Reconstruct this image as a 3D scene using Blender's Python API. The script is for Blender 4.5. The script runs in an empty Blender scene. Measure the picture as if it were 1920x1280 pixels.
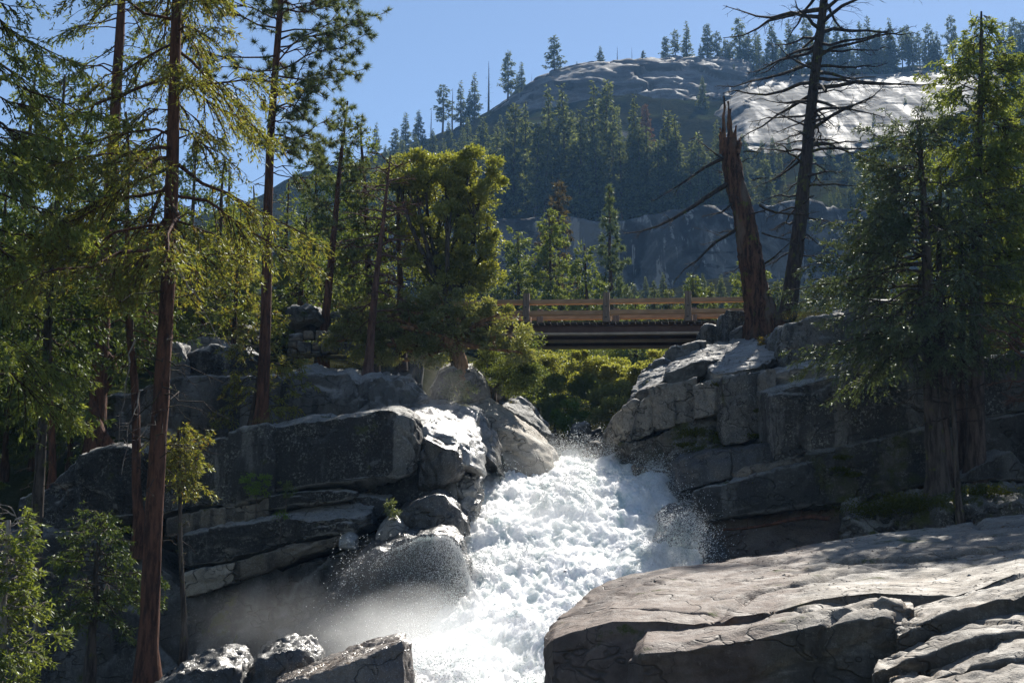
import bpy, math
import numpy as np
from mathutils import Vector
from mathutils.bvhtree import BVHTree

# ------------------------------------------------------------------ camera, sky, sun, exposure
S = bpy.context.scene
COL = S.collection
TILT = math.radians(11.0)
FPX = 2666.7                                   # focal length in pixels of a 1920 px wide picture (50 mm on 36 mm)
cam_data = bpy.data.cameras.new('camera')
cam_data.lens = 50.0
cam_data.sensor_width = 36.0
cam_data.clip_end = 9000.0
cam = bpy.data.objects.new('camera', cam_data)
cam.rotation_euler = (math.radians(90) + TILT, 0, 0)
COL.objects.link(cam)
S.camera = cam

SUN_EL, SUN_AZ = math.radians(44), math.radians(20)      # azimuth from +Y towards +X
world = bpy.data.worlds.new('World')
S.world = world
world.use_nodes = True
wn = world.node_tree
for n_ in list(wn.nodes):
    wn.nodes.remove(n_)
w_out = wn.nodes.new('ShaderNodeOutputWorld')
w_bg = wn.nodes.new('ShaderNodeBackground')
w_sky = wn.nodes.new('ShaderNodeTexSky')
w_sky.sky_type = 'NISHITA'
w_sky.sun_disc = False
w_sky.sun_elevation = SUN_EL
w_sky.sun_rotation = SUN_AZ
w_sky.altitude = 1800
w_sky.air_density = 1.0
w_sky.dust_density = 0.4
w_sky.ozone_density = 0.7
w_bg.inputs['Strength'].default_value = 0.064
wn.links.new(w_sky.outputs[0], w_bg.inputs[0])
wn.links.new(w_bg.outputs[0], w_out.inputs[0])

sun_data = bpy.data.lights.new('sun', 'SUN')
sun_data.energy = 5.0
sun_data.angle = math.radians(0.53)
sun_data.color = (1.0, 0.95, 0.86)
sun = bpy.data.objects.new('sun', sun_data)
d_sun = Vector((math.sin(SUN_AZ) * math.cos(SUN_EL), math.cos(SUN_AZ) * math.cos(SUN_EL), math.sin(SUN_EL)))
sun.rotation_euler = d_sun.to_track_quat('Z', 'Y').to_euler()
COL.objects.link(sun)

S.view_settings.view_transform = 'Standard'
S.view_settings.look = 'None'
S.view_settings.exposure = 1.0
S.view_settings.gamma = 1.0
S.view_settings.use_curve_mapping = False
S.render.engine = 'CYCLES'
S.cycles.max_bounces = 8
S.cycles.diffuse_bounces = 3
S.cycles.glossy_bounces = 3
S.cycles.transmission_bounces = 4
S.cycles.transparent_max_bounces = 8
S.cycles.volume_bounces = 2
S.cycles.sample_clamp_indirect = 6.0
S.render.filter_size = 1.15
S.cycles.use_denoising = True
S.cycles.denoising_prefilter = 'NONE'
S.cycles.volume_step_rate = 2.0
S.cycles.volume_max_steps = 128

# ------------------------------------------------------------------ helpers: space, noise, meshes
CT, ST = math.cos(TILT), math.sin(TILT)


def P(px, py, Y):
    """The point at distance Y along a picture ray: used to survey where things stand."""
    u = (px - 960) / FPX
    v = (640 - py) / FPX
    s = Y / (CT - v * ST)
    return np.array((u * s, Y, (ST + v * CT) * s))


_r = np.random.default_rng(11)
_perm = np.concatenate([_r.permutation(256)] * 3).astype(np.int64)
_grad = _r.normal(size=(256, 3))
_grad /= np.linalg.norm(_grad, axis=1)[:, None]
_rot = np.array([[0.36, 0.48, -0.8], [-0.8, 0.6, 0.0], [0.48, 0.64, 0.6]])


def perlin(p, seed=0):
    p = p + seed * 17.31
    i = np.floor(p).astype(np.int64)
    f = p - i
    i &= 255
    u = f * f * f * (f * (f * 6 - 15) + 10)
    out = np.zeros(len(p))
    for dx in (0, 1):
        wx = u[:, 0] if dx else 1 - u[:, 0]
        hx = _perm[i[:, 0] + dx]
        for dy in (0, 1):
            wy = u[:, 1] if dy else 1 - u[:, 1]
            hy = _perm[hx + i[:, 1] + dy]
            for dz in (0, 1):
                wz = u[:, 2] if dz else 1 - u[:, 2]
                g = _grad[_perm[hy + i[:, 2] + dz]]
                out += wx * wy * wz * (g[:, 0] * (f[:, 0] - dx) + g[:, 1] * (f[:, 1] - dy) + g[:, 2] * (f[:, 2] - dz))
    return out * 1.5


def fbm(p, octs=4, seed=0, gain=0.5, lac=2.07, billow=False):
    a, t, out = 1.0, 0.0, np.zeros(len(p))
    for k in range(octs):
        v = perlin(p, seed + k)
        out += a * (np.abs(v) * 2 - 0.5 if billow else v)
        t += a
        a *= gain
        p = (p @ _rot.T) * lac
    return out / t * 1.4


def make_mesh(name, V, Fs, mats, smooth=True, mat_ids=None):
    if not isinstance(Fs, (list, tuple)):
        Fs = [Fs]
    V = np.asarray(V, dtype=np.float32)
    me = bpy.data.meshes.new(name)
    me.vertices.add(len(V))
    me.vertices.foreach_set('co', V.ravel())
    Fs = [np.asarray(f, dtype=np.int32) for f in Fs if len(f)]
    loops = np.concatenate([f.ravel() for f in Fs])
    tot = np.concatenate([np.full(len(f), f.shape[1], dtype=np.int32) for f in Fs])
    start = np.concatenate([[0], np.cumsum(tot)[:-1]]).astype(np.int32)
    me.loops.add(len(loops))
    me.loops.foreach_set('vertex_index', loops)
    me.polygons.add(len(tot))
    me.polygons.foreach_set('loop_start', start)
    me.polygons.foreach_set('loop_total', tot)
    me.polygons.foreach_set('use_smooth', np.full(len(tot), smooth, dtype=bool))
    for m in (mats if isinstance(mats, (list, tuple)) else [mats]):
        me.materials.append(m)
    if mat_ids is not None:
        me.polygons.foreach_set('material_index', np.asarray(mat_ids, dtype=np.int32))
    me.update()
    me.validate()
    return me


def obj(name, data, parent=None, loc=(0, 0, 0)):
    o = bpy.data.objects.new(name, data)
    o.location = loc
    if parent is not None:
        o.parent = parent
    COL.objects.link(o)
    return o


def tag(o, label=None, cat=None, group=None, kind=None):
    for k, v in (('label', label), ('category', cat), ('group', group), ('kind', kind)):
        if v:
            o[k] = v
    return o


def thing(name, label, cat, loc, group=None):
    return tag(obj(name, None, None, tuple(loc)), label, cat, group)


def nrm(a):
    return a / np.maximum(np.linalg.norm(a, axis=-1, keepdims=True), 1e-9)


def grid_faces(n, m, wrap=False):
    i = np.arange(n - 1)[:, None]
    j = np.arange(m if wrap else m - 1)[None, :]
    j2 = (j + 1) % m
    return np.stack([i * m + j, i * m + j2, (i + 1) * m + j2, (i + 1) * m + j], -1).reshape(-1, 4)


def resample(C, axis, counts):
    """Linear resample of a control grid along one axis; counts = samples per interval."""
    C = np.moveaxis(C, axis, 0)
    rows = []
    for k in range(len(C) - 1):
        t = (np.arange(counts[k]) / counts[k])[:, None, None]
        rows.append(C[k][None] * (1 - t) + C[k + 1][None] * t)
    rows.append(C[-1][None])
    return np.moveaxis(np.concatenate(rows), 0, axis)


def gauss(G, axis, sig, wrap):
    if sig < 0.3:
        return G
    r = int(max(1, math.ceil(sig * 2.5)))
    r = min(r, G.shape[axis] - 1)
    k = np.exp(-0.5 * (np.arange(-r, r + 1) / sig) ** 2)
    k /= k.sum()
    pad = [(0, 0)] * G.ndim
    pad[axis] = (r, r)
    if wrap:
        Gp = np.pad(G, pad, mode='wrap')
    else:
        Gp = np.pad(G, pad, mode='reflect', reflect_type='odd')
    n = G.shape[axis]
    out = np.zeros_like(G)
    for q in range(2 * r + 1):
        sl = [slice(None)] * G.ndim
        sl[axis] = slice(q, q + n)
        out += k[q] * Gp[tuple(sl)]
    return out


def grid_normals(G, wrap):
    ds = np.gradient(G, axis=0)
    if wrap:
        dp = (np.roll(G, -1, 1) - np.roll(G, 1, 1)) * 0.5
    else:
        dp = np.gradient(G, axis=1)
    return nrm(np.cross(dp, ds))


def loft_grid(C, res, rnd, closed, cap):
    """Dense, edge-rounded grid through a control grid C[station, profile]."""
    if cap:
        c0, c1 = C[0].mean(0), C[-1].mean(0)
        C = np.concatenate([(c0 + (C[0] - c0) * 0.03)[None], C, (c1 + (C[-1] - c1) * 0.03)[None]])
    if closed:
        C = np.concatenate([C, C[:, :1]], 1)
    lu = np.linalg.norm(np.diff(C, axis=0), axis=-1).max(1)
    lv = np.linalg.norm(np.diff(C, axis=1), axis=-1).max(0)
    if closed:
        lv[-2:] *= 0.25                            # underside and back, out of sight: coarser
    nu = np.maximum(1, np.round(lu / res)).astype(int)
    if cap:
        nu[0], nu[-1] = max(3, nu[0] // 2), max(3, nu[-1] // 2)
    nv = np.maximum(1, np.round(lv / res)).astype(int)
    G = resample(resample(C, 0, nu), 1, nv)
    if closed:
        G = G[:, :-1]
    sg = rnd / res
    G = gauss(gauss(G, 1, sg, closed), 0, sg, False)
    return G


def rock_disp(G, closed, amp, seed, size=1.0, step=0.0, layer=(1, 1, 1)):
    sh = G.shape
    N = grid_normals(G, closed).reshape(-1, 3)
    p = G.reshape(-1, 3)
    q = p * np.array(layer) / size
    d = amp * (0.85 * fbm(q * 0.55, 3, seed) + 0.36 * fbm(q * 2.0, 3, seed + 7) - 0.30 * np.clip(0.12 - np.abs(perlin(q * 1.3 + 0.3 * fbm(q * 3, 2, seed + 40)[:, None], seed + 9)), 0, 1) / 0.12 + 0.16 * fbm(q * 7.0, 3, seed + 13))
    if step:
        w = (q + 0.45 * np.stack([fbm(q * 0.8, 2, seed + 31), fbm(q * 0.8, 2, seed + 33), fbm(q * 0.8, 2, seed + 35)], -1)) @ _rot.T
        c = np.floor(w * 0.55).astype(np.int64) & 255
        h = _perm[_perm[_perm[c[:, 0]] + c[:, 1]] + c[:, 2]] / 255.0 - 0.5
        d += step * h
        cr = np.min(np.abs((w * 0.55) % 1.0 - 0.5), axis=1)          # 0.5 at a joint
        cr = np.max(np.abs((w * 0.55) % 1.0 - 0.5), axis=1)
        d -= step * 0.8 * np.clip((cr - 0.47) / 0.03, 0, 1)
    return (p + N * d[:, None]).reshape(sh)


RES = 1.12


def rock_from(name, label, cat, C, mat, seed=1, res=0.10, rnd=0.16, amp=0.16, size=1.0, step=0.0, layer=(1, 1, 1), group=None, kind=None, closed=True, cap=True, parent=None):
    C = np.asarray(C, dtype=float)
    if closed and kind is None and parent is None:
        amp, step, rnd = amp * 1.75, max(step * 1.5, 0.085 * size), rnd * 0.5
    G = loft_grid(C, res * RES, rnd, closed, cap)
    G = rock_disp(G, closed, amp, seed, size, step, layer)
    n, m = G.shape[:2]
    V = G.reshape(-1, 3)
    loc = np.array([V[:, 0].mean(), V[:, 1].mean(), V[:, 2].min()])
    me = make_mesh(name, V - loc, grid_faces(n, m, closed), mat)
    o = obj(name, me, parent, tuple(loc))
    tag(o, label, cat, group, kind)
    return o


def rock(name, label, cat, st, mat, **kw):
    """Stations left to right, each a list of (px, py, Y) round the section: top back, top edge, front ..., bottom back."""
    return rock_from(name, label, cat, [[P(*q) for q in s] for s in st], mat, **kw)


def block(name, label, cat, st, mat, **kw):
    """Stations (px, ytop, ybot, Yf, depth, rise, under): the front face from the survey, the rest in metres behind it."""
    C = []
    for s in st:
        px, yt, yb, Yf = s[:4]
        if name in ('rock_block', 'rock_ledge'):    # neighbours bite into each other a little: cracks, not gaps
            px += -4.5 if s is st[0] else (4.5 if s is st[-1] else 0)
        dep, rise, under = (tuple(s[4:]) + (3.0, 0.35, 0.0)[len(s) - 4:])[:3]
        a, b = P(px, yt, Yf), P(px, yb, Yf + under)
        back = np.array((0, dep, 0))
        C.append([a + back + np.array((0, 0, rise)), a, (a * 0.55 + b * 0.45) + np.array((0, -0.05, 0)), b, b + back])
    return rock_from(name, label, cat, C, mat, **kw)


# ------------------------------------------------------------------ materials
class NT:
    def __init__(self, name):
        self.m = bpy.data.materials.new(name)
        self.m.use_nodes = True
        self.t = self.m.node_tree
        for n in list(self.t.nodes):
            self.t.nodes.remove(n)
        self.out = self.n('ShaderNodeOutputMaterial')

    def n(self, typ, **kw):
        nd = self.t.nodes.new(typ)
        for k, v in kw.items():
            setattr(nd, k, v)
        return nd

    def l(self, a, b):
        self.t.links.new(a, b)

    def val(self, sock, v):
        if isinstance(v, (int, float)):
            sock.default_value = v
        elif isinstance(v, tuple):
            sock.default_value = v if len(v) == len(sock.default_value) else tuple(v) + (1.0,)
        else:
            self.l(v, sock)

    def noise(self, vec, scale, detail=4.0, rough=0.55, stretch=None, dist=0.0):
        if stretch:
            mp = self.n('ShaderNodeMapping')
            mp.inputs['Scale'].default_value = stretch
            self.l(vec, mp.inputs['Vector'])
            vec = mp.outputs[0]
        nz = self.n('ShaderNodeTexNoise')
        nz.inputs['Scale'].default_value = scale
        nz.inputs['Detail'].default_value = detail
        nz.inputs['Roughness'].default_value = rough
        nz.inputs['Distortion'].default_value = dist
        self.l(vec, nz.inputs['Vector'])
        return nz.outputs['Fac']

    def ramp(self, fac, lo, hi, a=0.0, b=1.0):
        r = self.n('ShaderNodeMapRange')
        r.interpolation_type = 'SMOOTHSTEP'
        self.l(fac, r.inputs[0])
        for k, v in enumerate((lo, hi, a, b)):
            r.inputs[1 + k].default_value = v
        return r.outputs[0]

    def math(self, op, a, b=0.0, clamp=False):
        m = self.n('ShaderNodeMath', operation=op, use_clamp=clamp)
        self.val(m.inputs[0], a)
        self.val(m.inputs[1], b)
        return m.outputs[0]

    def mix(self, fac, a, b, blend='MIX'):
        m = self.n('ShaderNodeMix', data_type='RGBA', blend_type=blend)
        self.val(m.inputs[0], fac)
        self.val(m.inputs[6], a)
        self.val(m.inputs[7], b)
        return m.outputs[2]

    def bump(self, h, strength, dist, normal=None):
        b = self.n('ShaderNodeBump')
        b.inputs['Strength'].default_value = strength
        b.inputs['Distance'].default_value = dist
        self.l(h, b.inputs['Height'])
        if normal is not None:
            self.l(normal, b.inputs['Normal'])
        return b.outputs[0]

    def principled(self, color, rough, normal=None, spec=0.4, **kw):
        p = self.n('ShaderNodeBsdfPrincipled')
        self.val(p.inputs['Base Color'], color)
        self.val(p.inputs['Roughness'], rough)
        self.val(p.inputs['Specular IOR Level'], spec)
        if normal is not None:
            self.l(normal, p.inputs['Normal'])
        for k, v in kw.items():
            self.val(p.inputs[k.replace('_', ' ')], v)
        self.l(p.outputs[0], self.out.inputs['Surface'])
        return p


def granite(name, light=(0.36, 0.35, 0.33), dark=(0.17, 0.165, 0.16), stain=0.5, lichen=0.4, moss=0.2, rough=0.75, spec=0.35,
            warm=0.15, wet=0.0, scale=1.0, sheet=0.0, stain_col=(0.022, 0.021, 0.021), smooth=0.0, steep_shade=0.0, brown=0.0):
    t = NT(name)
    geo = t.n('ShaderNodeNewGeometry')
    pos = geo.outputs['Position']
    sep = t.n('ShaderNodeSeparateXYZ')
    t.l(geo.outputs['Normal'], sep.inputs[0])
    nz = sep.outputs[2]
    steep = t.ramp(t.math('ABSOLUTE', nz), 0.25, 0.7, 1.0, 0.0)
    up = t.ramp(nz, 0.1, 0.65)
    big = t.noise(pos, 0.45 * scale, 5, 0.6)
    mid = t.noise(pos, 2.2 * scale, 6, 0.65)
    grain = t.noise(pos, 42 * scale, 2, 0.7)
    base = t.mix(t.ramp(big, 0.33, 0.66), dark, light)
    base = t.mix(t.math('MULTIPLY', t.ramp(mid, 0.42, 0.7), 0.55), base, tuple(c * 0.62 for c in light))
    if warm:
        wn_ = t.noise(pos, 0.8 * scale, 4, 0.6)
        base = t.mix(t.math('MULTIPLY', t.ramp(wn_, 0.5, 0.72), warm), base, (0.33, 0.22, 0.13))
    # salt-and-pepper grain
    base = t.mix(t.ramp(grain, 0.56, 0.68, 0.0, 0.6), base, (0.05, 0.05, 0.052))
    base = t.mix(t.ramp(grain, 0.42, 0.32, 0.0, 0.4), base, (0.5, 0.49, 0.47))
    if sheet:                                      # thin darker bedding lines on exfoliating slabs
        sh = t.noise(pos, 1.5 * scale, 4, 0.6, stretch=(0.35, 1.6, 3.2))
        base = t.mix(t.ramp(sh, 0.56, 0.64, 0.0, sheet), base, (0.09, 0.085, 0.08))
    if steep_shade:                                       # shade painted into the colour of steep faces, in patches
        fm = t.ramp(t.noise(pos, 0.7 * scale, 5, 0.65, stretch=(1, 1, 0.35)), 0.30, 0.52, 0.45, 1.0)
        base = t.mix(t.math('MULTIPLY', t.math('MULTIPLY', steep, fm), steep_shade), base, (0.036, 0.034, 0.030))
    if stain:
        st1 = t.noise(pos, 0.85 * scale, 4, 0.55, stretch=(1.0, 1.0, 0.09))
        st2 = t.noise(pos, 3.2 * scale, 4, 0.65, stretch=(1.0, 1.0, 0.14))
        s = t.math('ADD', st1, t.math('MULTIPLY', t.math('SUBTRACT', st2, 0.5), 0.35))
        lo = 0.62 - 0.22 * stain
        sf = t.math('MULTIPLY', t.ramp(s, lo, lo + 0.07), t.math('MULTIPLY', steep, min(1.0, 0.6 + 0.4 * stain)))
        base = t.mix(sf, base, stain_col)
    if lichen:
        l1 = t.noise(pos, 1.6 * scale, 3, 0.5)
        l2 = t.noise(pos, 13 * scale, 5, 0.75)
        lf = t.math('MULTIPLY', t.ramp(l1, 0.40, 0.62), t.ramp(l2, 0.53, 0.585))
        base = t.mix(t.math('MULTIPLY', lf, lichen), base, (0.27, 0.265, 0.225))
        l3 = t.noise(pos, 17 * scale, 4, 0.7)
        base = t.mix(t.math('MULTIPLY', t.ramp(l3, 0.56, 0.62), lichen * 0.8), base, (0.035, 0.034, 0.03))
    if brown:                                      # wet, algae browned rock next to the stream (world x below the given line)
        sx = t.n('ShaderNodeSeparateXYZ')
        t.l(pos, sx.inputs[0])
        e_ = t.math('ADD', sx.outputs[0], t.math('MULTIPLY', t.noise(pos, 0.8, 4, 0.6), 1.6))
        e_ = t.math('ADD', e_, t.math('MULTIPLY', t.math('SUBTRACT', sx.outputs[1], 24.0), -0.28))
        bf = t.ramp(e_, brown - 0.25, brown + 0.25, 0.85, 0.0)
        base = t.mix(bf, base, t.mix(t.ramp(mid, 0.4, 0.6), (0.085, 0.055, 0.044), (0.16, 0.112, 0.09)))
    rgh = t.ramp(mid, 0.3, 0.7, max(0.05, rough - 0.12), min(1.0, rough + 0.1))
    # hairline joints and cracks: thin, dark, cut into the relief
    if scale > 0.5:
        ck = t.math('ABSOLUTE', t.math('SUBTRACT', t.noise(pos, 0.55 * scale, 3, 0.55, stretch=(1.0, 1.0, 1.7), dist=0.15), 0.5))
        ck2 = t.math('ABSOLUTE', t.math('SUBTRACT', t.noise(pos, 1.5 * scale, 3, 0.6, stretch=(0.7, 1.0, 0.8), dist=0.15), 0.56))
        crk = t.math('MAXIMUM', t.ramp(ck, 0.0, 0.009, 1.0, 0.0), t.ramp(ck2, 0.0, 0.007, 0.75, 0.0))
        base = t.mix(t.math('MULTIPLY', crk, 0.55), base, (0.02, 0.018, 0.015))
    if moss:
        m1 = t.noise(pos, 1.1 * scale, 6, 0.7)
        mf = t.math('MULTIPLY', t.ramp(m1, 0.62 - 0.24 * moss, 0.70 - 0.22 * moss), t.ramp(nz, -0.35, 0.35, 0.35, 1.0))
        mc = t.mix(t.noise(pos, 20, 3), (0.018, 0.022, 0.006), (0.09, 0.10, 0.018))
        base = t.mix(mf, base, mc)
        rgh = t.math('MAXIMUM', rgh, mf)
    mot = t.noise(pos, 11 * scale, 5, 0.75)
    base = t.mix(t.ramp(mot, 0.50, 0.66, 0.0, 0.45), base, tuple(c * 0.35 for c in light))
    base = t.mix(t.ramp(mot, 0.42, 0.30, 0.0, 0.35), base, tuple(min(0.6, c * 1.35) for c in light))
    h = t.math('ADD', t.math('MULTIPLY', mid, 0.7), t.math('ADD', t.math('MULTIPLY', t.noise(pos, 9 * scale, 6, 0.7), 0.35), t.math('MULTIPLY', grain, 0.06)))
    if scale > 0.5:
        h = t.math('SUBTRACT', h, t.math('MULTIPLY', crk, 0.5))
    nb = t.bump(h, 1.0 * (1 - smooth), 0.13)
    p = t.principled(base, rgh, nb, spec)
    if wet:
        wv = t.noise(pos, 24, 4, 0.7)
        nb2 = t.bump(t.math('ADD', mid, t.math('MULTIPLY', wv, 0.5)), 0.7, 0.06)
        p.inputs['Coat Weight'].default_value = wet
        p.inputs['Coat Roughness'].default_value = 0.16
        t.l(nb2, p.inputs['Coat Normal'])
    return t.m


def bark(name, a=(0.10, 0.055, 0.035), b=(0.03, 0.018, 0.013), scale=1.0, lichen=0.0, pale=None):
    t = NT(name)
    tc = t.n('ShaderNodeTexCoord').outputs['Object']
    f = t.noise(tc, 9 * scale, 5, 0.65, stretch=(1, 1, 0.16))
    g = t.noise(tc, 30 * scale, 3, 0.6, stretch=(1, 1, 0.3))
    c = t.mix(t.ramp(f, 0.36, 0.62), b, a)
    c = t.mix(t.ramp(g, 0.55, 0.75, 0, 0.5), c, tuple(min(1, x * 1.7) for x in a))
    if pale:
        c = t.mix(t.ramp(t.noise(tc, 1.3, 3, 0.6, stretch=(1, 1, 0.3)), 0.52, 0.66), c, pale)
    if lichen:
        c = t.mix(t.ramp(t.noise(tc, 3.0, 5, 0.7), 0.60 - 0.1 * lichen, 0.7), c, (0.10, 0.11, 0.02))
    nb = t.bump(t.math('ADD', f, t.math('MULTIPLY', g, 0.35)), 0.9, 0.06)
    t.principled(c, 0.9, nb, 0.15)
    return t.m


def leaf_mat(name, a, b, trans=0.45, gloss=0.05, rough=0.4, tr_tint=(1.25, 1.2, 0.55), c=None):
    """Leaves: two greens mixed per leaf, light coming through from behind."""
    t = NT(name)
    geo = t.n('ShaderNodeNewGeometry')
    info = t.n('ShaderNodeObjectInfo')
    rnd = geo.outputs['Random Per Island']
    clump = t.noise(geo.outputs['Position'], 0.9, 3, 0.6)
    f = t.math('ADD', t.math('MULTIPLY', rnd, 0.6), t.math('MULTIPLY', t.ramp(clump, 0.3, 0.7), 0.4))
    col = t.mix(f, a, b)
    if c:
        col = t.mix(t.ramp(rnd, 0.86, 0.9), col, c)
    col = t.mix(t.math('MULTIPLY', info.outputs['Random'], 0.35), col, tuple(x * 0.55 for x in a))
    d = t.n('ShaderNodeBsdfDiffuse')
    t.l(col, d.inputs[0])
    tr = t.n('ShaderNodeBsdfTranslucent')
    t.l(t.mix(1.0, col, tr_tint, 'MULTIPLY'), tr.inputs[0])
    mx = t.n('ShaderNodeMixShader')
    mx.inputs[0].default_value = trans
    t.l(d.outputs[0], mx.inputs[1])
    t.l(tr.outputs[0], mx.inputs[2])
    g = t.n('ShaderNodeBsdfGlossy')
    g.inputs['Roughness'].default_value = max(rough, 0.45)
    g.inputs[0].default_value = (0.9, 0.95, 0.9, 1)
    mg = t.n('ShaderNodeMixShader')
    mg.inputs[0].default_value = gloss * 0.7
    t.l(mx.outputs[0], mg.inputs[1])
    t.l(g.outputs[0], mg.inputs[2])
    t.l(mg.outputs[0], t.out.inputs['Surface'])
    return t.m


def wood(name, a, b, rough=0.7, stretch=(0.6, 8, 8), spec=0.3):
    t = NT(name)
    tc = t.n('ShaderNodeTexCoord').outputs['Object']
    f = t.noise(tc, 3.0, 5, 0.6, stretch=stretch)
    g = t.noise(tc, 1.2, 3, 0.6)
    c = t.mix(t.ramp(f, 0.35, 0.65), a, b)
    c = t.mix(t.ramp(g, 0.45, 0.7, 0, 0.5), c, tuple(x * 0.55 for x in a))
    t.principled(c, rough, t.bump(f, 0.4, 0.02), spec)
    return t.m


M = {}
M['granite_grey'] = granite('granite_grey', light=(0.36, 0.35, 0.335), dark=(0.22, 0.215, 0.205), steep_shade=0.75, stain=0.45, lichen=0.35, moss=0.1)
M['granite_lichen'] = granite('granite_lichen', light=(0.34, 0.33, 0.31), dark=(0.20, 0.195, 0.185), steep_shade=0.62, stain=0.62, lichen=0.9, warm=0.3, moss=0.12)
M['granite_black'] = granite('granite_black', light=(0.36, 0.35, 0.33), dark=(0.22, 0.215, 0.205), steep_shade=0.60, warm=0.25, stain=1.15, lichen=0.7, moss=0.1)
M['granite_face'] = granite('granite_face', light=(0.34, 0.32, 0.285), dark=(0.19, 0.18, 0.16), steep_shade=0.42, stain=0.35, lichen=0.7, moss=0.25, warm=0.35)
M['granite_moss'] = granite('granite_moss', light=(0.24, 0.225, 0.195), dark=(0.11, 0.105, 0.095), steep_shade=0.9, stain=0.6, lichen=0.7, moss=0.5)
M['granite_pale'] = granite('granite_pale', light=(0.42, 0.40, 0.375), dark=(0.27, 0.26, 0.25), steep_shade=0.5, stain=0.0, lichen=0.2, moss=0.0, sheet=0.5)
M['granite_tan'] = granite('granite_tan', light=(0.46, 0.40, 0.32), dark=(0.34, 0.31, 0.265), stain=0.0, lichen=0.15, moss=0.0, warm=0.4, sheet=0.3)
M['granite_warm'] = granite('granite_warm', light=(0.26, 0.22, 0.17), dark=(0.13, 0.11, 0.085), stain=0.35, lichen=0.3, moss=0.1, warm=0.5)
M['granite_wet'] = granite('granite_wet', light=(0.075, 0.071, 0.068), dark=(0.03, 0.029, 0.028), stain=0.3, lichen=0.25, moss=0.0, rough=0.45, wet=0.5)
M['granite_wet_pale'] = granite('granite_wet_pale', light=(0.40, 0.385, 0.36), dark=(0.24, 0.23, 0.22), stain=0.0, lichen=0.2, moss=0.0, rough=0.5, wet=0.6)
M['granite_slab'] = granite('granite_slab', smooth=0.4, light=(0.285, 0.245, 0.20), dark=(0.14, 0.118, 0.097), steep_shade=0.7, brown=5.6, stain=0.45, lichen=0.3, moss=0.1, sheet=0.6, warm=0.3, stain_col=(0.05, 0.042, 0.035))
M['granite_brown'] = granite('granite_brown', light=(0.21, 0.165, 0.13), dark=(0.12, 0.09, 0.075), stain=0.3, lichen=0.1, moss=0.0, rough=0.35, wet=0.55, warm=0.3)
M['granite_shade'] = granite('granite_shade', light=(0.24, 0.235, 0.225), dark=(0.13, 0.126, 0.12), steep_shade=0.92, stain=0.5, lichen=0.3, moss=0.15)
M['granite_far'] = granite('granite_far', light=(0.20, 0.20, 0.205), dark=(0.09, 0.09, 0.095), steep_shade=0.7, stain=0.4, lichen=0.0, moss=0.0, scale=0.16, rough=0.8, spec=0.05, sheet=0.7)
M['granite_cliff'] = granite('granite_cliff', light=(0.13, 0.13, 0.133), dark=(0.05, 0.05, 0.053), steep_shade=0.8, stain=0.9, lichen=0.0, moss=0.0, scale=0.2, rough=0.8, stain_col=(0.04, 0.04, 0.042))
M['bark_red'] = bark('bark_red', (0.14, 0.066, 0.042), (0.045, 0.024, 0.017))
M['bark_brown'] = bark('bark_brown', (0.11, 0.066, 0.045), (0.034, 0.021, 0.015))
M['bark_grey'] = bark('bark_grey', (0.105, 0.085, 0.072), (0.03, 0.025, 0.021), lichen=0.35)
M['bark_snag'] = bark('bark_snag', (0.125, 0.066, 0.044), (0.022, 0.016, 0.013), scale=0.9, lichen=0.25, pale=(0.13, 0.10, 0.08))
M['bark_dead'] = bark('bark_dead', (0.065, 0.050, 0.042), (0.024, 0.019, 0.016), lichen=0.6)
M['bark_cedar'] = bark('bark_cedar', (0.12, 0.09, 0.075), (0.035, 0.026, 0.022), scale=0.8)
M['bark_orange'] = bark('bark_orange', (0.30, 0.17, 0.09), (0.10, 0.055, 0.03), scale=0.8)
M['twig_pale'] = bark('twig_pale', (0.34, 0.30, 0.27), (0.16, 0.13, 0.12))
M['twig_red'] = bark('twig_red', (0.16, 0.09, 0.07), (0.07, 0.04, 0.032))
M['needle_yellow'] = leaf_mat('needle_yellow', (0.170, 0.200, 0.046), (0.342, 0.319, 0.087), 0.5, 0.05, c=(0.20, 0.12, 0.04))
M['needle_dark'] = leaf_mat('needle_dark', (0.057, 0.092, 0.026), (0.126, 0.166, 0.045), 0.42, 0.05)
M['needle_mid'] = leaf_mat('needle_mid', (0.096, 0.142, 0.042), (0.219, 0.240, 0.073), 0.45, 0.05)
M['needle_pine'] = leaf_mat('needle_pine', (0.085, 0.121, 0.044), (0.189, 0.211, 0.078), 0.35, 0.09, 0.3)
M['needle_blue'] = leaf_mat('needle_blue', (0.06, 0.088, 0.036), (0.15, 0.185, 0.085), 0.38, 0.10, 0.35)
M['needle_cedar'] = leaf_mat('needle_cedar', (0.135, 0.186, 0.045), (0.271, 0.296, 0.087), 0.5, 0.06)
M['needle_dry'] = leaf_mat('needle_dry', (0.085, 0.068, 0.045), (0.130, 0.100, 0.065), 0.35, 0.03)
M['leaf_oak'] = leaf_mat('leaf_oak', (0.17, 0.185, 0.04), (0.44, 0.42, 0.12), 0.5, 0.07, 0.35, tr_tint=(1.15, 1.2, 0.5), c=(0.46, 0.40, 0.12))
M['leaf_olive'] = leaf_mat('leaf_olive', (0.12, 0.138, 0.036), (0.34, 0.34, 0.125), 0.5, 0.08, c=(0.34, 0.31, 0.15))
M['leaf_shrub'] = leaf_mat('leaf_shrub', (0.20, 0.22, 0.06), (0.46, 0.46, 0.17), 0.55, 0.06)
M['leaf_bright'] = leaf_mat('leaf_bright', (0.119, 0.210, 0.017), (0.210, 0.308, 0.035), 0.5, 0.05)
M['leaf_pale'] = leaf_mat('leaf_pale', (0.120, 0.150, 0.070), (0.200, 0.220, 0.110), 0.4, 0.05)
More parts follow.
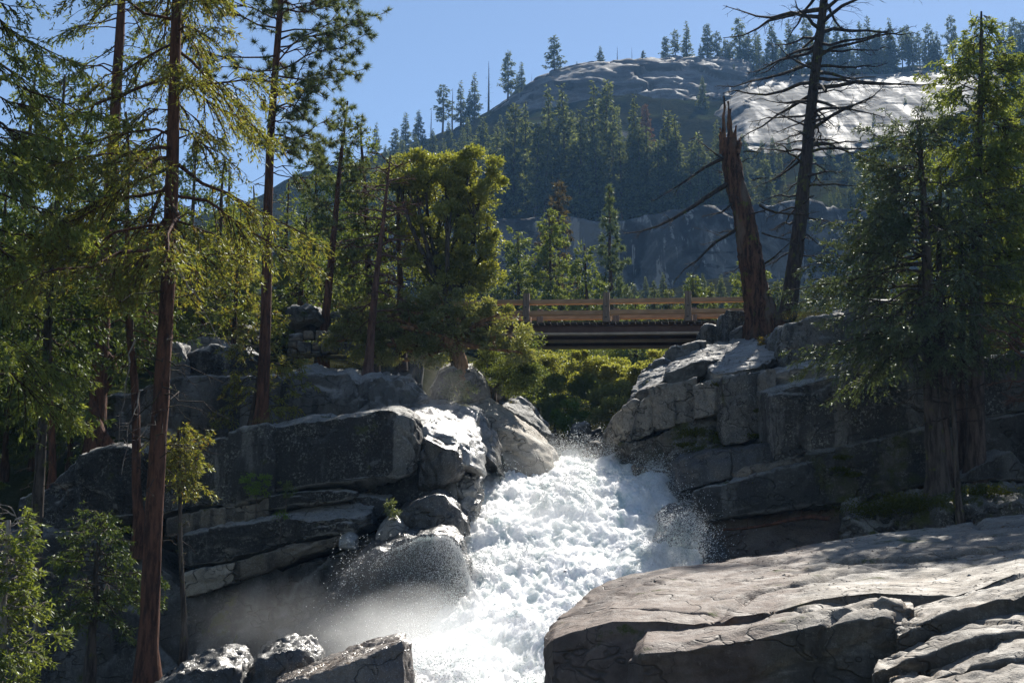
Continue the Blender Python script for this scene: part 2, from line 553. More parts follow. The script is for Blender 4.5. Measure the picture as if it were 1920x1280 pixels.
M['leaf_yellow'] = leaf_mat('leaf_yellow', (0.220, 0.180, 0.020), (0.340, 0.150, 0.030), 0.4, 0.08, c=(0.10, 0.14, 0.02))
M['leaf_far'] = leaf_mat('leaf_far', (0.018, 0.032, 0.014), (0.24, 0.26, 0.11), 0.48, 0.03, 0.5, tr_tint=(1.15, 1.15, 0.6))
M['leaf_far_rust'] = leaf_mat('leaf_far_rust', (0.130, 0.065, 0.040), (0.170, 0.090, 0.055), 0.3, 0.02)
M['moss'] = leaf_mat('moss', (0.050, 0.060, 0.010), (0.120, 0.125, 0.020), 0.3, 0.0)
M['grass'] = leaf_mat('grass', (0.140, 0.130, 0.050), (0.220, 0.190, 0.090), 0.4, 0.0)
# ------------------------------------------------------------------ ground, terrain, hill
def mat_terrain():
    t = NT('forest_floor')
    geo = t.n('ShaderNodeNewGeometry')
    pos = geo.outputs['Position']
    sep = t.n('ShaderNodeSeparateXYZ')
    t.l(geo.outputs['Normal'], sep.inputs[0])
    n1 = t.noise(pos, 0.06, 6, 0.6)
    n2 = t.noise(pos, 0.9, 5, 0.65)
    soil = t.mix(t.ramp(n2, 0.35, 0.65), (0.012, 0.014, 0.006), (0.028, 0.027, 0.014))
    soil = t.mix(t.ramp(n1, 0.5, 0.65), soil, (0.035, 0.042, 0.014))
    stone = t.mix(t.ramp(n2, 0.4, 0.6), (0.05, 0.049, 0.047), (0.11, 0.107, 0.10))
    f = t.math('MAXIMUM', t.ramp(sep.outputs[2], 0.55, 0.78, 1.0, 0.0), t.ramp(n1, 0.66, 0.72))
    c = t.mix(f, soil, stone)
    t.principled(c, 0.95, t.bump(n2, 0.8, 0.4), 0.0)
    return t.m


m_floor = mat_terrain()
gm = make_mesh('ground', np.array([(-4000, -400, -9), (4000, -400, -9), (4000, 6000, -9), (-4000, 6000, -9)], float), np.array([[0, 1, 2, 3]]), m_floor)
tag(obj('ground', gm), kind='structure')

YS_L = [34, 39, 41.5, 44, 48.5, 56, 75, 120, 180, 250, 262, 330, 400, 460, 760]
YS_M = [31, 35, 41, 50, 55, 63, 74, 120, 180, 250, 262, 330, 400, 460, 760]
YS_R = [31, 34, 44.5, 46, 48, 54, 62, 120, 180, 250, 262, 330, 400, 460, 760]
TERR = [
    (-700, YS_L, [1500, 1250, 1060, 900, 730, 640, 600, 570, 550, 540, 500, 490, 480, 480, 640]),
    (-100, YS_L, [1500, 1270, 1060, 900, 730, 650, 610, 580, 560, 545, 480, 465, 455, 450, 640]),
    (300, YS_L, [1500, 1280, 1060, 900, 730, 660, 620, 590, 565, 550, 470, 455, 445, 440, 620]),
    (640, YS_L, [1500, 1290, 1100, 900, 735, 670, 630, 600, 575, 560, 432, 385, 335, 295, 500]),
    (820, YS_M, [1500, 1290, 1100, 900, 800, 720, 680, 625, 590, 565, 420, 350, 285, 245, 450]),
    (900, YS_M, [1500, 1290, 1100, 930, 850, 740, 690, 625, 590, 565, 415, 325, 250, 208, 420]),
    (1020, YS_M, [1500, 1300, 1100, 950, 870, 780, 730, 625, 590, 562, 410, 300, 200, 138, 400]),
    (1200, YS_M, [1500, 1300, 1110, 960, 880, 790, 735, 625, 590, 560, 405, 295, 185, 118, 380]),
    (1290, YS_R, [1500, 1310, 1010, 900, 790, 690, 645, 620, 585, 560, 398, 300, 190, 120, 380]),
    (1400, YS_R, [1500, 1310, 980, 860, 730, 630, 610, 600, 580, 560, 390, 300, 200, 125, 380]),
    (1740, YS_R, [1500, 1310, 980, 880, 740, 600, 585, 580, 570, 560, 400, 300, 205, 130, 380]),
    (1940, YS_R, [1500, 1310, 980, 880, 740, 590, 570, 560, 555, 550, 400, 290, 190, 105, 380]),
    (2700, YS_R, [1500, 1310, 980, 880, 740, 590, 560, 540, 520, 500, 390, 270, 150, 40, 300]),
]
C = np.array([[P(px, y, Y) for y, Y in zip(ys, Ys)] for px, Ys, ys in TERR])
G = resample(resample(C, 0, [16] * (len(TERR) - 1)), 1, [10, 10, 10, 10, 10, 14, 18, 18, 18, 10, 18, 18, 18, 18])
G = gauss(gauss(G, 1, 2.2, False), 0, 4.0, False)
sh_ = G.shape
p_ = G.reshape(-1, 3)
amp_ = np.clip((p_[:, 1] - 30) / 200, 0.12, 1.0)
p_ = p_ + np.array((0, -0.5, 1.0))[None] * (amp_ * (6.0 * fbm(p_ / 55.0, 5, 3) + 0.8 * fbm(p_ / 6.0, 3, 5)))[:, None]
T_V, T_F = p_, grid_faces(sh_[0], sh_[1])
T_F = T_F[:, ::-1]
terrain = obj('terrain', make_mesh('terrain', T_V, T_F, m_floor))
tag(terrain, kind='structure')
BVH = BVHTree.FromPolygons([tuple(v) for v in T_V], [tuple(int(k) for k in f) for f in T_F])


def on_ground(px, py, fallback=None):
    d = Vector(P(px, py, 100.0)).normalized()
    hit = BVH.ray_cast(Vector((0, 0, 0)), d, 3000)
    return np.array(hit[0]) if hit[0] is not None else fallback


def ground_at(x, y):
    hit = BVH.ray_cast(Vector((x, y, 900)), Vector((0, 0, -1)), 2000)
    return hit[0].z if hit[0] is not None else 0.0


# big bare rock faces of the hill
rock('granite_cliff', 'dark sheer granite cliff band at the foot of the forested hill behind the bridge', 'cliff', [
    [(430, 470, 262), (430, 455, 252), (430, 500, 249), (430, 575, 247), (430, 580, 262)],
    [(560, 445, 262), (560, 425, 252), (560, 490, 249), (560, 580, 247), (560, 585, 262)],
    [(740, 438, 262), (740, 418, 250), (740, 480, 246), (740, 585, 244), (740, 590, 262)],
    [(930, 432, 262), (930, 412, 248), (930, 480, 244), (930, 585, 242), (930, 590, 262)],
    [(1060, 428, 262), (1060, 408, 249), (1060, 480, 247), (1060, 585, 244), (1060, 590, 262)],
    [(1160, 428, 262), (1165, 410, 246), (1165, 480, 243), (1165, 585, 240), (1160, 590, 262)],
    [(1250, 426, 262), (1250, 402, 247), (1250, 470, 243), (1250, 585, 240), (1250, 590, 262)],
    [(1340, 408, 262), (1340, 385, 248), (1340, 470, 244), (1340, 585, 240), (1340, 590, 262)],
    [(1460, 410, 262), (1460, 390, 249), (1460, 470, 246), (1460, 585, 242), (1460, 590, 262)],
    [(1640, 420, 262), (1640, 400, 250), (1640, 470, 247), (1640, 585, 243), (1640, 590, 262)],
], M['granite_cliff'], kind='structure', res=1.0, rnd=0.5, amp=1.9, size=12, step=2.4, layer=(1, 1, 0.45), seed=4)

rock('granite_crest', 'broken grey rock outcrop along the crest of the hill', 'outcrop', [
    [(915, 212, 454), (915, 214, 439), (905, 235, 430), (900, 262, 424), (900, 262, 446)],
    [(965, 172, 454), (965, 175, 439), (960, 200, 428), (955, 240, 420), (955, 240, 446)],
    [(1030, 132, 454), (1030, 136, 439), (1030, 172, 424), (1030, 215, 412), (1030, 215, 446)],
    [(1100, 112, 454), (1100, 117, 439), (1100, 150, 422), (1100, 205, 409), (1100, 205, 446)],
    [(1200, 110, 454), (1200, 115, 439), (1200, 150, 422), (1200, 205, 404), (1200, 205, 446)],
    [(1300, 114, 454), (1300, 119, 439), (1300, 150, 424), (1300, 195, 408), (1300, 195, 446)],
    [(1400, 122, 454), (1400, 127, 439), (1400, 150, 426), (1400, 180, 414), (1400, 180, 446)],
], M['granite_far'], kind='structure', res=1.0, rnd=1.5, amp=2.6, size=12, step=2.6, layer=(0.6, 0.6, 1.4), seed=9)

def mat_dome():
    """Exfoliating granite slope: water streaks running downhill, joint lines across, grey-white where bare."""
    t = NT('granite_dome')
    pos = t.n('ShaderNodeNewGeometry').outputs['Position']
    big = t.noise(pos, 0.035, 5, 0.6)
    run = t.noise(pos, 0.22, 5, 0.65, stretch=(1.0, 0.10, 0.14), dist=0.4)
    jn = t.noise(pos, 0.10, 5, 0.65, stretch=(0.35, 1.0, 2.6))
    c = t.mix(t.ramp(big, 0.34, 0.62), (0.07, 0.07, 0.072), (0.155, 0.155, 0.158))
    c = t.mix(t.ramp(run, 0.46, 0.60, 0.0, 0.75), c, (0.045, 0.045, 0.046))
    c = t.mix(t.ramp(run, 0.40, 0.30, 0.0, 0.7), c, (0.24, 0.24, 0.245))
    c = t.mix(t.ramp(jn, 0.56, 0.60, 0.0, 0.8), c, (0.03, 0.032, 0.03))
    t.principled(c, t.ramp(run, 0.3, 0.6, 0.62, 0.9), t.bump(t.math('ADD', jn, t.math('MULTIPLY', run, 0.5)), 0.6, 0.6), 0.05)
    return t.m


def mat_cliff():
    """Sheer water-stained cliff: vertical black streaks, pale spalls, cracks."""
    t = NT('granite_cliff')
    pos = t.n('ShaderNodeNewGeometry').outputs['Position']
    s1 = t.noise(pos, 0.16, 5, 0.6, stretch=(1.0, 1.0, 0.07))
    s2 = t.noise(pos, 0.55, 5, 0.65, stretch=(1.0, 1.0, 0.10))
    sp = t.noise(pos, 0.07, 6, 0.7, dist=1.0)
    cr = t.noise(pos, 0.12, 6, 0.7, stretch=(0.6, 0.6, 2.0))
    c = t.mix(t.ramp(sp, 0.42, 0.60), (0.05, 0.05, 0.052), (0.13, 0.13, 0.13))
    c = t.mix(t.ramp(s1, 0.48, 0.58, 0.0, 0.85), c, (0.022, 0.022, 0.024))
    c = t.mix(t.ramp(s2, 0.57, 0.63, 0.0, 0.8), c, (0.26, 0.25, 0.24))
    c = t.mix(t.ramp(cr, 0.60, 0.63, 0.0, 0.8), c, (0.015, 0.015, 0.016))
    t.principled(c, 0.85, t.bump(t.math('ADD', cr, s2), 0.8, 0.8), 0.08)
    return t.m


m_dome = mat_dome()
bpy.data.objects['granite_cliff'].data.materials[0] = mat_cliff()
rock('granite_dome', 'pale sunlit granite slope high on the hill', 'slope', [
    [(1330, 150, 470), (1335, 158, 461), (1335, 200, 412), (1345, 268, 368), (1345, 264, 414)],
    [(1400, 142, 470), (1400, 148, 434), (1400, 200, 377), (1400, 284, 328), (1400, 280, 414)],
    [(1480, 138, 470), (1480, 143, 436), (1480, 200, 374), (1480, 302, 321), (1480, 298, 414)],
    [(1570, 136, 470), (1570, 141, 438), (1570, 195, 374), (1570, 296, 322), (1570, 292, 414)],
    [(1680, 130, 470), (1680, 136, 438), (1680, 190, 377), (1680, 268, 331), (1680, 264, 414)],
    [(1800, 120, 470), (1800, 126, 440), (1800, 165, 387), (1790, 221, 348), (1790, 217, 424)],
    [(1900, 112, 470), (1900, 118, 474), (1900, 140, 432), (1890, 171, 408), (1890, 168, 434)],
], m_dome, kind='structure', res=1.1, rnd=2.0, amp=0.8, size=14, step=0.7, layer=(0.7, 0.7, 1.2), seed=14)

# ------------------------------------------------------------------ rocks of the oak bank (left of the stream)
block('rock_ledge', 'massive grey granite step above and behind the long dark ledge, flat sunlit top', 'rock ledge', [
    (180, 735, 870, 46.4, 3, 0.1, -0.3), (250, 722, 860, 46.2, 3, 0.1, -0.3), (310, 708, 850, 46, 3, 0.15, -0.4), (360, 700, 850, 45.8, 3, 0.2, -0.5), (450, 703, 845, 45.6, 3, 0.3, -0.5), (520, 706, 830, 45.3, 3.4, 0.55, -0.5), (560, 700, 815, 45.2, 4.2, 0.9, -0.5),
    (625, 697, 805, 45.1, 4.4, 0.95, -0.6), (652, 697, 800, 45.0, 4.2, 0.9, -0.7), (672, 715, 800, 44.7, 4, 0.8, -0.6), (720, 700, 800, 45.3, 3.5, 0.6, -0.5), (770, 706, 800, 45.4, 3, 0.3, -0.4), (798, 740, 800, 45.6, 3, 0.2, -0.3),
], M['granite_grey'], seed=2, res=0.11, rnd=0.12, amp=0.22, size=1.8, step=0.16, layer=(1, 1, 0.6))
block('rock_outcrop', 'rough shaded outcrop of granite with a sunlit edge below the stone wall end', 'rock outcrop', [
    (690, 712, 800, 44.4, 2.5, 0.4, -0.4), (715, 700, 800, 44.2, 2.5, 0.45, -0.5), (755, 702, 795, 44.1, 2.5, 0.4, -0.5), (785, 722, 790, 44.2, 2.5, 0.4, -0.4), (805, 752, 790, 44.5, 2, 0.3, -0.3),
], M['granite_grey'], seed=21, res=0.08, rnd=0.10, amp=0.26, size=0.9, step=0.12)
block('boulder', 'dark smooth boulder with a thin sunlit rim beside the red fir trunk', 'boulder', [
    (338, 672, 708, 47, 2.0, 0.2), (362, 652, 710, 46.6, 2.4, 0.3), (400, 643, 712, 46.5, 2.6, 0.35), (450, 645, 712, 46.6, 2.6, 0.3), (482, 668, 710, 46.9, 2, 0.2),
], M['granite_black'], seed=5, res=0.09, rnd=0.28, amp=0.15)
block('boulder', 'pale angular boulder just behind the red fir trunk', 'boulder', [
    (300, 668, 712, 46.6, 1.5, 0.2), (318, 640, 714, 46.4, 1.6, 0.35), (338, 646, 712, 46.4, 1.6, 0.3), (348, 680, 710, 46.6, 1.4, 0.2),
], M['granite_pale'], seed=6, res=0.08, rnd=0.15, amp=0.16)
block('boulder', 'low flat boulder with bright top on the upper shelf', 'boulder', [
    (352, 640, 662, 50, 1.5, 0.2), (380, 628, 662, 49.8, 1.6, 0.25), (410, 634, 662, 49.8, 1.6, 0.2), (425, 650, 662, 50, 1.4, 0.15),
], M['granite_pale'], seed=61, res=0.08, rnd=0.12, amp=0.12)
for i, (x0, x1, y0, y1, lab) in enumerate([(425, 478, 606, 650, 'round grey boulder among saplings on the upper shelf'), (552, 600, 572, 628, 'dark round boulder behind the stone wall, lower one'),
                                          (592, 660, 584, 628, 'broad dark boulder behind the stone wall near the shrubs'), (536, 610, 566, 606, 'tall dark boulder behind the stone wall beside the pine')]):
    xm = (x0 + x1) / 2
    block('boulder', lab, 'boulder', [(x0, y0 + (y1 - y0) * .55, y1, 53 - i, 1.5, 0.2), (x0 * .7 + xm * .3, y0 + 4, y1, 52.5 - i, 1.8, 0.2), (xm, y0, y1, 52.4 - i, 1.8, 0.25), (x1 * .7 + xm * .3, y0 + 6, y1, 52.5 - i, 1.8, 0.2), (x1, y0 + (y1 - y0) * .6, y1, 53 - i, 1.5, 0.2)],
          M['granite_shade'], seed=40 + i, res=0.10, rnd=0.3, amp=0.2)

# dry-stone wall of the trail by the bridge
wall = thing('stone_wall', 'low dry stone wall of blocks along the trail above the flat sunlit ledge', 'stone wall', P(600, 668, 49.6))
wl = np.array(wall.location)
rg = np.random.default_rng(5)
WS = [(540, 567, 624, 638), (567, 590, 619, 637), (590, 612, 617, 638), (612, 645, 618, 637), (645, 690, 622, 640),
      (538, 556, 638, 652), (556, 584, 638, 664), (584, 600, 640, 656), (600, 634, 638, 663), (634, 662, 640, 662), (662, 692, 642, 664),
      (538, 557, 653, 668), (584, 601, 657, 667), (557, 583, 664, 670), (603, 640, 664, 671), (640, 690, 664, 672)]
for k, (x0, x1, y0, y1) in enumerate(WS):
    Yf = 49.5 - rg.random() * 0.12
    g = 0.8
    Cc = []
    for px in (x0 + g, x0 * .8 + x1 * .2, x0 * .2 + x1 * .8, x1 - g):
        j = rg.uniform(-1.2, 1.2)
        a, b = P(px, y0 + g + j * (1 if k < 5 else .4), Yf), P(px, y1 - g, Yf)
        bk = np.array((0, 0.55, 0))
        Cc.append([a + bk, a, b, b + bk])
    G = rock_disp(loft_grid(np.array(Cc), 0.06, 0.05, True, True), True, 0.06, 70 + k, 0.5)
    n, m = G.shape[:2]
    c = G.reshape(-1, 3).mean(0)
    obj('stone', make_mesh('stone', G.reshape(-1, 3) - c, grid_faces(n, m, True), M['granite_warm'] if k % 3 else M['granite_grey']), wall, tuple(c - wl))

# the long dark ledge in blocks
block('rock_block', 'square block with black and white stripes at the end of the long ledge', 'rock block', [
    (40, 935, 1010, 40.9, 3, 0.2, -0.2), (100, 905, 1000, 40.6, 3, 0.2, -0.2), (136, 868, 990, 40.3, 3, 0.3, -0.1), (146, 850, 985, 40, 3, 0.3, -0.1), (200, 838, 978, 39.9, 3, 0.35, -0.1), (236, 836, 974, 39.9, 3, 0.35, -0.1), (285, 840, 972, 40.2, 3, 0.3, -0.1),
], M['granite_black'], seed=7, res=0.08, rnd=0.10, amp=0.14, size=1.5, step=0.08)
block('rock_ledge', 'long grey speckled ledge front with a bright rim, between red fir and round nosed block', 'rock ledge', [
    (282, 842, 968, 39.9, 3, 0.35, -0.1), (340, 832, 962, 39.6, 3, 0.42, -0.15), (380, 823, 955, 39.5, 3, 0.45, -0.15), (430, 812, 948, 39.4, 3, 0.45, -0.15), (470, 802, 940, 39.35, 3, 0.45, -0.15), (498, 795, 932, 39.3, 3, 0.45, -0.1), (509, 806, 925, 39.5, 2.6, 0.4, 0.0),
], M['granite_lichen'], seed=8, res=0.08, rnd=0.10, amp=0.14, size=1.5, step=0.06, layer=(1, 1, .5))
block('rock_ledge', 'round nosed black stained block at the end of the long ledge beside the wet slab', 'rock ledge', [
    (500, 800, 926, 39.6, 3, 0.4, 0.1), (520, 795, 922, 39.3, 3, 0.45, 0.0), (570, 784, 918, 39.0, 3, 0.45, -0.1), (600, 783, 914, 38.9, 3, 0.45, -0.1), (650, 776, 910, 38.8, 3, 0.45, -0.1), (690, 767, 907, 38.75, 3, 0.45, -0.1), (730, 763, 902, 38.8, 3, 0.45, 0.0),
    (758, 768, 893, 39.0, 3, 0.4, 0.0), (780, 782, 882, 39.2, 2.6, 0.3, 0.0), (791, 806, 862, 39.6, 2.0, 0.2, 0.0), (795, 826, 848, 40.2, 1.5, 0.1, 0.0),
], M['granite_black'], seed=10, res=0.08, rnd=0.17, amp=0.10, size=1.6)
# pale and tan blocks under the ledge
block('rock_block', 'pale oblong block under the speckled ledge', 'rock block', [
    (318, 972, 1006, 39.3, 2, 0.1, 0), (350, 962, 1000, 39.2, 2, 0.1, 0), (378, 958, 995, 39.15, 2, 0.1, 0)], M['granite_warm'], seed=11, res=0.06, rnd=0.05, amp=0.06, size=.8)
block('rock_block', 'longer pale block under the speckled ledge, next to the little shrub', 'rock block', [
    (381, 957, 994, 39.15, 2, 0.1, 0), (420, 950, 986, 39.1, 2, 0.1, 0), (462, 944, 976, 39.1, 2, 0.1, 0), (500, 934, 968, 39.2, 2, 0.1, 0)], M['granite_warm'], seed=12, res=0.06, rnd=0.06, amp=0.07, size=.8)
block('rock_block', 'dark rounded block wedged under the round nosed ledge', 'rock block', [
    (500, 926, 962, 39.2, 2, 0.1), (560, 918, 950, 38.7, 2, 0.1), (615, 916, 944, 38.5, 2, 0.15), (655, 916, 936, 38.5, 2, 0.15), (664, 922, 932, 38.7, 1.4, 0.1)], M['granite_black'], seed=13, res=0.07, rnd=0.10, amp=0.08)
block('rock_ledge', 'second mossy dark ledge with a sunlit end below the long ledge', 'rock ledge', [
    (340, 1004, 1068, 38.3, 1.6, 0.25, 0.1), (400, 992, 1058, 38.2, 1.6, 0.3, 0.1), (470, 980, 1042, 38.1, 1.6, 0.3, 0.1), (540, 968, 1026, 38.0, 1.6, 0.35, 0.0), (560, 972, 1018, 37.8, 1.8, 0.6, 0.05), (610, 972, 1008, 37.7, 1.8, 0.75, 0.1), (670, 968, 992, 37.7, 1.8, 0.75, 0.1), (694, 960, 982, 37.9, 1.6, 0.6, 0.1),
], M['granite_black'], seed=15, res=0.07, rnd=0.08, amp=0.10, size=1.0)
block('rock_block', 'angular dark block between the sunlit ledge end and the small fern', 'rock block', [
    (655, 930, 985, 38.8, 1.6, 0.2), (690, 926, 975, 38.6, 1.6, 0.2), (728, 930, 968, 38.7, 1.4, 0.2)], M['granite_black'], seed=16, res=0.06, rnd=0.08, amp=0.10)
block('rock_block', 'tan stained block in the lower wall, oblong one near the sapling', 'rock block', [
    (350, 1076, 1122, 37.9, 2, 0.1, 0.1), (400, 1062, 1110, 37.8, 2, 0.1, 0.1), (436, 1054, 1092, 37.75, 2, 0.1, 0.1)], M['granite_tan'], seed=17, res=0.06, rnd=0.06, amp=0.06, size=.8)
block('rock_block', 'brown stained block next to the tan block in the lower wall', 'rock block', [
    (439, 1052, 1090, 37.8, 2, 0.1, 0.1), (500, 1036, 1072, 37.75, 2, 0.1, 0.1), (560, 1022, 1046, 37.8, 2, 0.1, 0.1), (640, 1004, 1020, 37.9, 2, 0.1, 0.1)], M['granite_warm'], seed=18, res=0.06, rnd=0.06, amp=0.08, size=.8)
block('rock_wall', 'tall shaded wall of dark rock under the ledges behind the mist', 'rock wall', [
    (-260, 990, 1500, 39.8, 3, 0.3, -2), (-60, 985, 1500, 39.6, 3, 0.3, -2), (60, 1000, 1500, 39.4, 3, 0.3, -2), (160, 1005, 1500, 39.0, 3, 0.3, -2), (280, 1040, 1500, 38.6, 3, 0.3, -2), (350, 1100, 1480, 38.3, 3, 0.2, -2), (440, 1086, 1460, 38.1, 3, 0.1, -2), (560, 1046, 1440, 38.0, 3, 0.1, -2),
    (680, 1006, 1420, 38.0, 3, 0.1, -2), (760, 985, 1400, 38.6, 3, 0.1, -2), (860, 980, 1400, 39.6, 3, 0.1, -2),
], M['granite_shade'], seed=19, res=0.11, rnd=0.14, amp=0.22, size=2.2, step=0.15, layer=(1, 1, 0.4))
# rocks along the water
block('boulder', 'big wet black boulder with water pouring over its rim', 'boulder', [
    (548, 1200, 1330, 34.9, 2.2, 0.2, -0.5), (600, 1135, 1330, 34.5, 2.4, 0.4, -0.6), (650, 1082, 1330, 34.4, 2.4, 0.5, -0.6), (700, 1036, 1330, 34.4, 2.4, 0.5, -0.5), (750, 1014, 1330, 34.4, 2.6, 0.5, -0.4), (800, 1005, 1330, 34.4, 2.8, 0.45, -0.3),
    (846, 1003, 1330, 34.5, 2.8, 0.4, -0.2), (866, 1014, 1330, 34.6, 2.6, 0.3, -0.1), (878, 1060, 1330, 34.9, 2.0, 0.1, 0.0), (884, 1130, 1330, 35.4, 1.4, 0.0, 0.0),
], M['granite_wet'], seed=20, res=0.07, rnd=0.10, amp=0.15, size=0.9)
block('boulder', 'low dark rock ridge with a sunlit rim sloping down from the wet black boulder', 'boulder', [
    (545, 1180, 1330, 35.4, 2, 0.1, -0.5), (575, 1160, 1330, 35.7, 2, 0.2, -0.5), (660, 1060, 1330, 36.2, 2, 0.3, -0.5), (700, 1010, 1320, 36.8, 2, 0.35, -0.3), (770, 988, 1300, 37.2, 2, 0.35, -0.3), (850, 985, 1250, 37.5, 2, 0.2, -0.2)
], M['granite_wet'], seed=22, res=0.09, rnd=0.15, amp=0.14)
block('rock_block', 'dark pointed block with a bright crest above the wet black boulder', 'rock block', [
    (738, 968, 1010, 37.6, 1.5, 0.25), (775, 948, 1008, 37.4, 1.6, 0.3), (815, 927, 1005, 37.4, 1.8, 0.35), (832, 928, 1002, 37.5, 1.8, 0.3), (862, 950, 1000, 37.8, 1.6, 0.25), (876, 972, 1000, 38.2, 1.2, 0.2)],
    M['granite_wet'], seed=23, res=0.07, rnd=0.07, amp=0.11, size=.9)
block('rock_block', 'small sunlit pointed stone under the fern', 'rock block', [
    (712, 1002, 1016, 37.0, 0.9, 0.35), (728, 975, 1016, 36.9, 1.0, 0.35), (742, 972, 1014, 36.9, 1.0, 0.35), (765, 1003, 1012, 37.1, 0.8, 0.3)], M['granite_wet_pale'], seed=24, res=0.05, rnd=0.05, amp=0.06, size=.6)
block('rock_block', 'tiny rounded wet stone below the second mossy ledge', 'rock block', [
    (636, 1018, 1030, 37.2, 0.6, 0.2), (650, 1004, 1030, 37.1, 0.7, 0.2), (664, 1014, 1030, 37.2, 0.6, 0.2)], M['granite_wet_pale'], seed=25, res=0.05, rnd=0.06, amp=0.05, size=.5)
block('rock_outcrop', 'craggy wet rock splashed by the rapids below the glistening slab', 'rock outcrop', [
    (820, 920, 990, 40.6, 1.6, 0.3), (845, 898, 1000, 40.3, 1.8, 0.5), (868, 884, 1010, 40.3, 1.8, 0.5), (890, 890, 1020, 40.5, 1.8, 0.4), (904, 925, 1020, 40.9, 1.4, 0.3)],
    M['granite_wet_pale'], seed=26, res=0.06, rnd=0.06, amp=0.28, size=.7, step=0.14)
block('rock_block', 'shaded recess block under the round nosed ledge and the glistening slab', 'rock block', [
    (690, 905, 985, 40.2, 2, 0.1), (740, 892, 985, 40.0, 2, 0.1), (800, 878, 975, 39.9, 2, 0.1), (850, 880, 960, 40.0, 2, 0.1)], M['granite_black'], seed=27, res=0.09, rnd=0.1, amp=0.12)
block('boulder', 'dark polished rock lip below the glistening wet slab', 'boulder', [
    (782, 868, 912, 39.6, 1.8, 0.4), (795, 820, 918, 39.4, 2, 0.5, 0.2), (830, 836, 910, 39.2, 2.2, 0.6, 0.2), (858, 842, 896, 39.2, 2.2, 0.6, 0.2), (868, 860, 886, 39.6, 1.8, 0.4)],
    M['granite_wet'], seed=28, res=0.06, rnd=0.12, amp=0.10)
rock('rock_slab', 'glistening wet white granite slab curving down beside the round nosed ledge', 'rock slab', [
    [(752, 768, 43.5), (758, 772, 41.3), (775, 800, 40.2), (785, 850, 39.9), (760, 860, 43)],
    [(790, 758, 43.5), (792, 770, 41.6), (805, 808, 40.1), (815, 860, 39.7), (800, 870, 43)],
    [(840, 756, 44), (840, 772, 42), (850, 822, 40.0), (856, 872, 39.6), (850, 880, 43)],
    [(868, 760, 44), (876, 785, 42), (885, 835, 40.2), (890, 880, 39.8), (880, 890, 43)],
    [(890, 770, 44), (905, 805, 42.2), (912, 850, 41.0), (912, 890, 40.4), (900, 895, 43)],
], M['granite_wet_pale'], seed=29, res=0.08, rnd=0.18, amp=0.10, size=1.0)
rock('rock_slab', 'smooth grey slab dipping into the rapids beside the tan slab', 'rock slab', [
    [(800, 745, 47.0), (806, 758, 45.0), (815, 775, 43.7), (825, 800, 44.2), (820, 830, 46.6)],
    [(850, 742, 47.0), (860, 758, 44.7), (885, 800, 43.9), (905, 850, 43.0), (880, 860, 46.6)],
    [(878, 744, 47.0), (895, 765, 44.9), (920, 815, 44.0), (935, 880, 43.1), (915, 885, 46.6)],
    [(905, 752, 47.0), (922, 790, 46.2), (940, 835, 44.8), (950, 900, 44.1), (935, 905, 46.6)],
], M['granite_grey'], seed=30, res=0.09, rnd=0.18, amp=0.10, size=1.3)
rock('rock_slab', 'broad smooth tan slab plunging into the rapids under the bridge', 'rock slab', [
    [(866, 738, 49.3), (872, 748, 47.3), (905, 795, 45.7), (925, 850, 44.8), (925, 920, 45.6), (900, 930, 49.4)],
    [(900, 736, 49.3), (905, 746, 47.3), (938, 800, 45.3), (958, 860, 45.4), (965, 920, 45.0), (940, 930, 49.4)],
    [(930, 748, 49.7), (945, 772, 47.3), (980, 818, 45.5), (1000, 868, 45.4), (1010, 920, 45.0), (990, 930, 49.4)],
    [(965, 778, 49.9), (990, 800, 47.8), (1020, 838, 46.1), (1038, 880, 45.9), (1045, 925, 45.4), (1030, 930, 49.4)],
    [(1000, 800, 50.3), (1025, 822, 48.3), (1045, 850, 46.8), (1055, 885, 46.8), (1060, 925, 46.2), (1050, 930, 49.4)],
], M['granite_tan'], seed=31, res=0.09, rnd=0.16, amp=0.10, size=1.6, step=0.10, layer=(.7, .7, 1))
rock('rock_slab', 'narrow grey slab edge along the back of the tan slab below the shrubs', 'rock slab', [
    [(915, 730, 52), (925, 740, 50.5), (945, 765, 49.2), (950, 800, 49), (930, 800, 52)],
    [(950, 738, 52), (962, 745, 50.5), (985, 785, 49), (992, 820, 48.6), (970, 820, 52)],
    [(975, 745, 52), (990, 756, 50.8), (1020, 805, 49.0), (1030, 845, 48.6), (1010, 845, 52)],
    [(1005, 775, 52), (1018, 790, 51.0), (1045, 830, 49.2), (1058, 875, 48.6), (1040, 875, 52)],
], M['granite_grey'], seed=32, res=0.09, rnd=0.14, amp=0.14, size=1.2, step=0.1)
block('boulder', 'smooth rounded grey boulder under the orange oak trunk', 'boulder', [
    (805, 728, 770, 46.8, 2, 0.3), (820, 695, 770, 46.4, 2.4, 0.5), (850, 683, 765, 46.3, 2.6, 0.6), (885, 685, 755, 46.4, 2.6, 0.6), (908, 708, 750, 46.7, 2.2, 0.4), (918, 735, 752, 47.2, 1.8, 0.3)],
    M['granite_grey'], seed=33, res=0.08, rnd=0.26, amp=0.08, size=1.4)
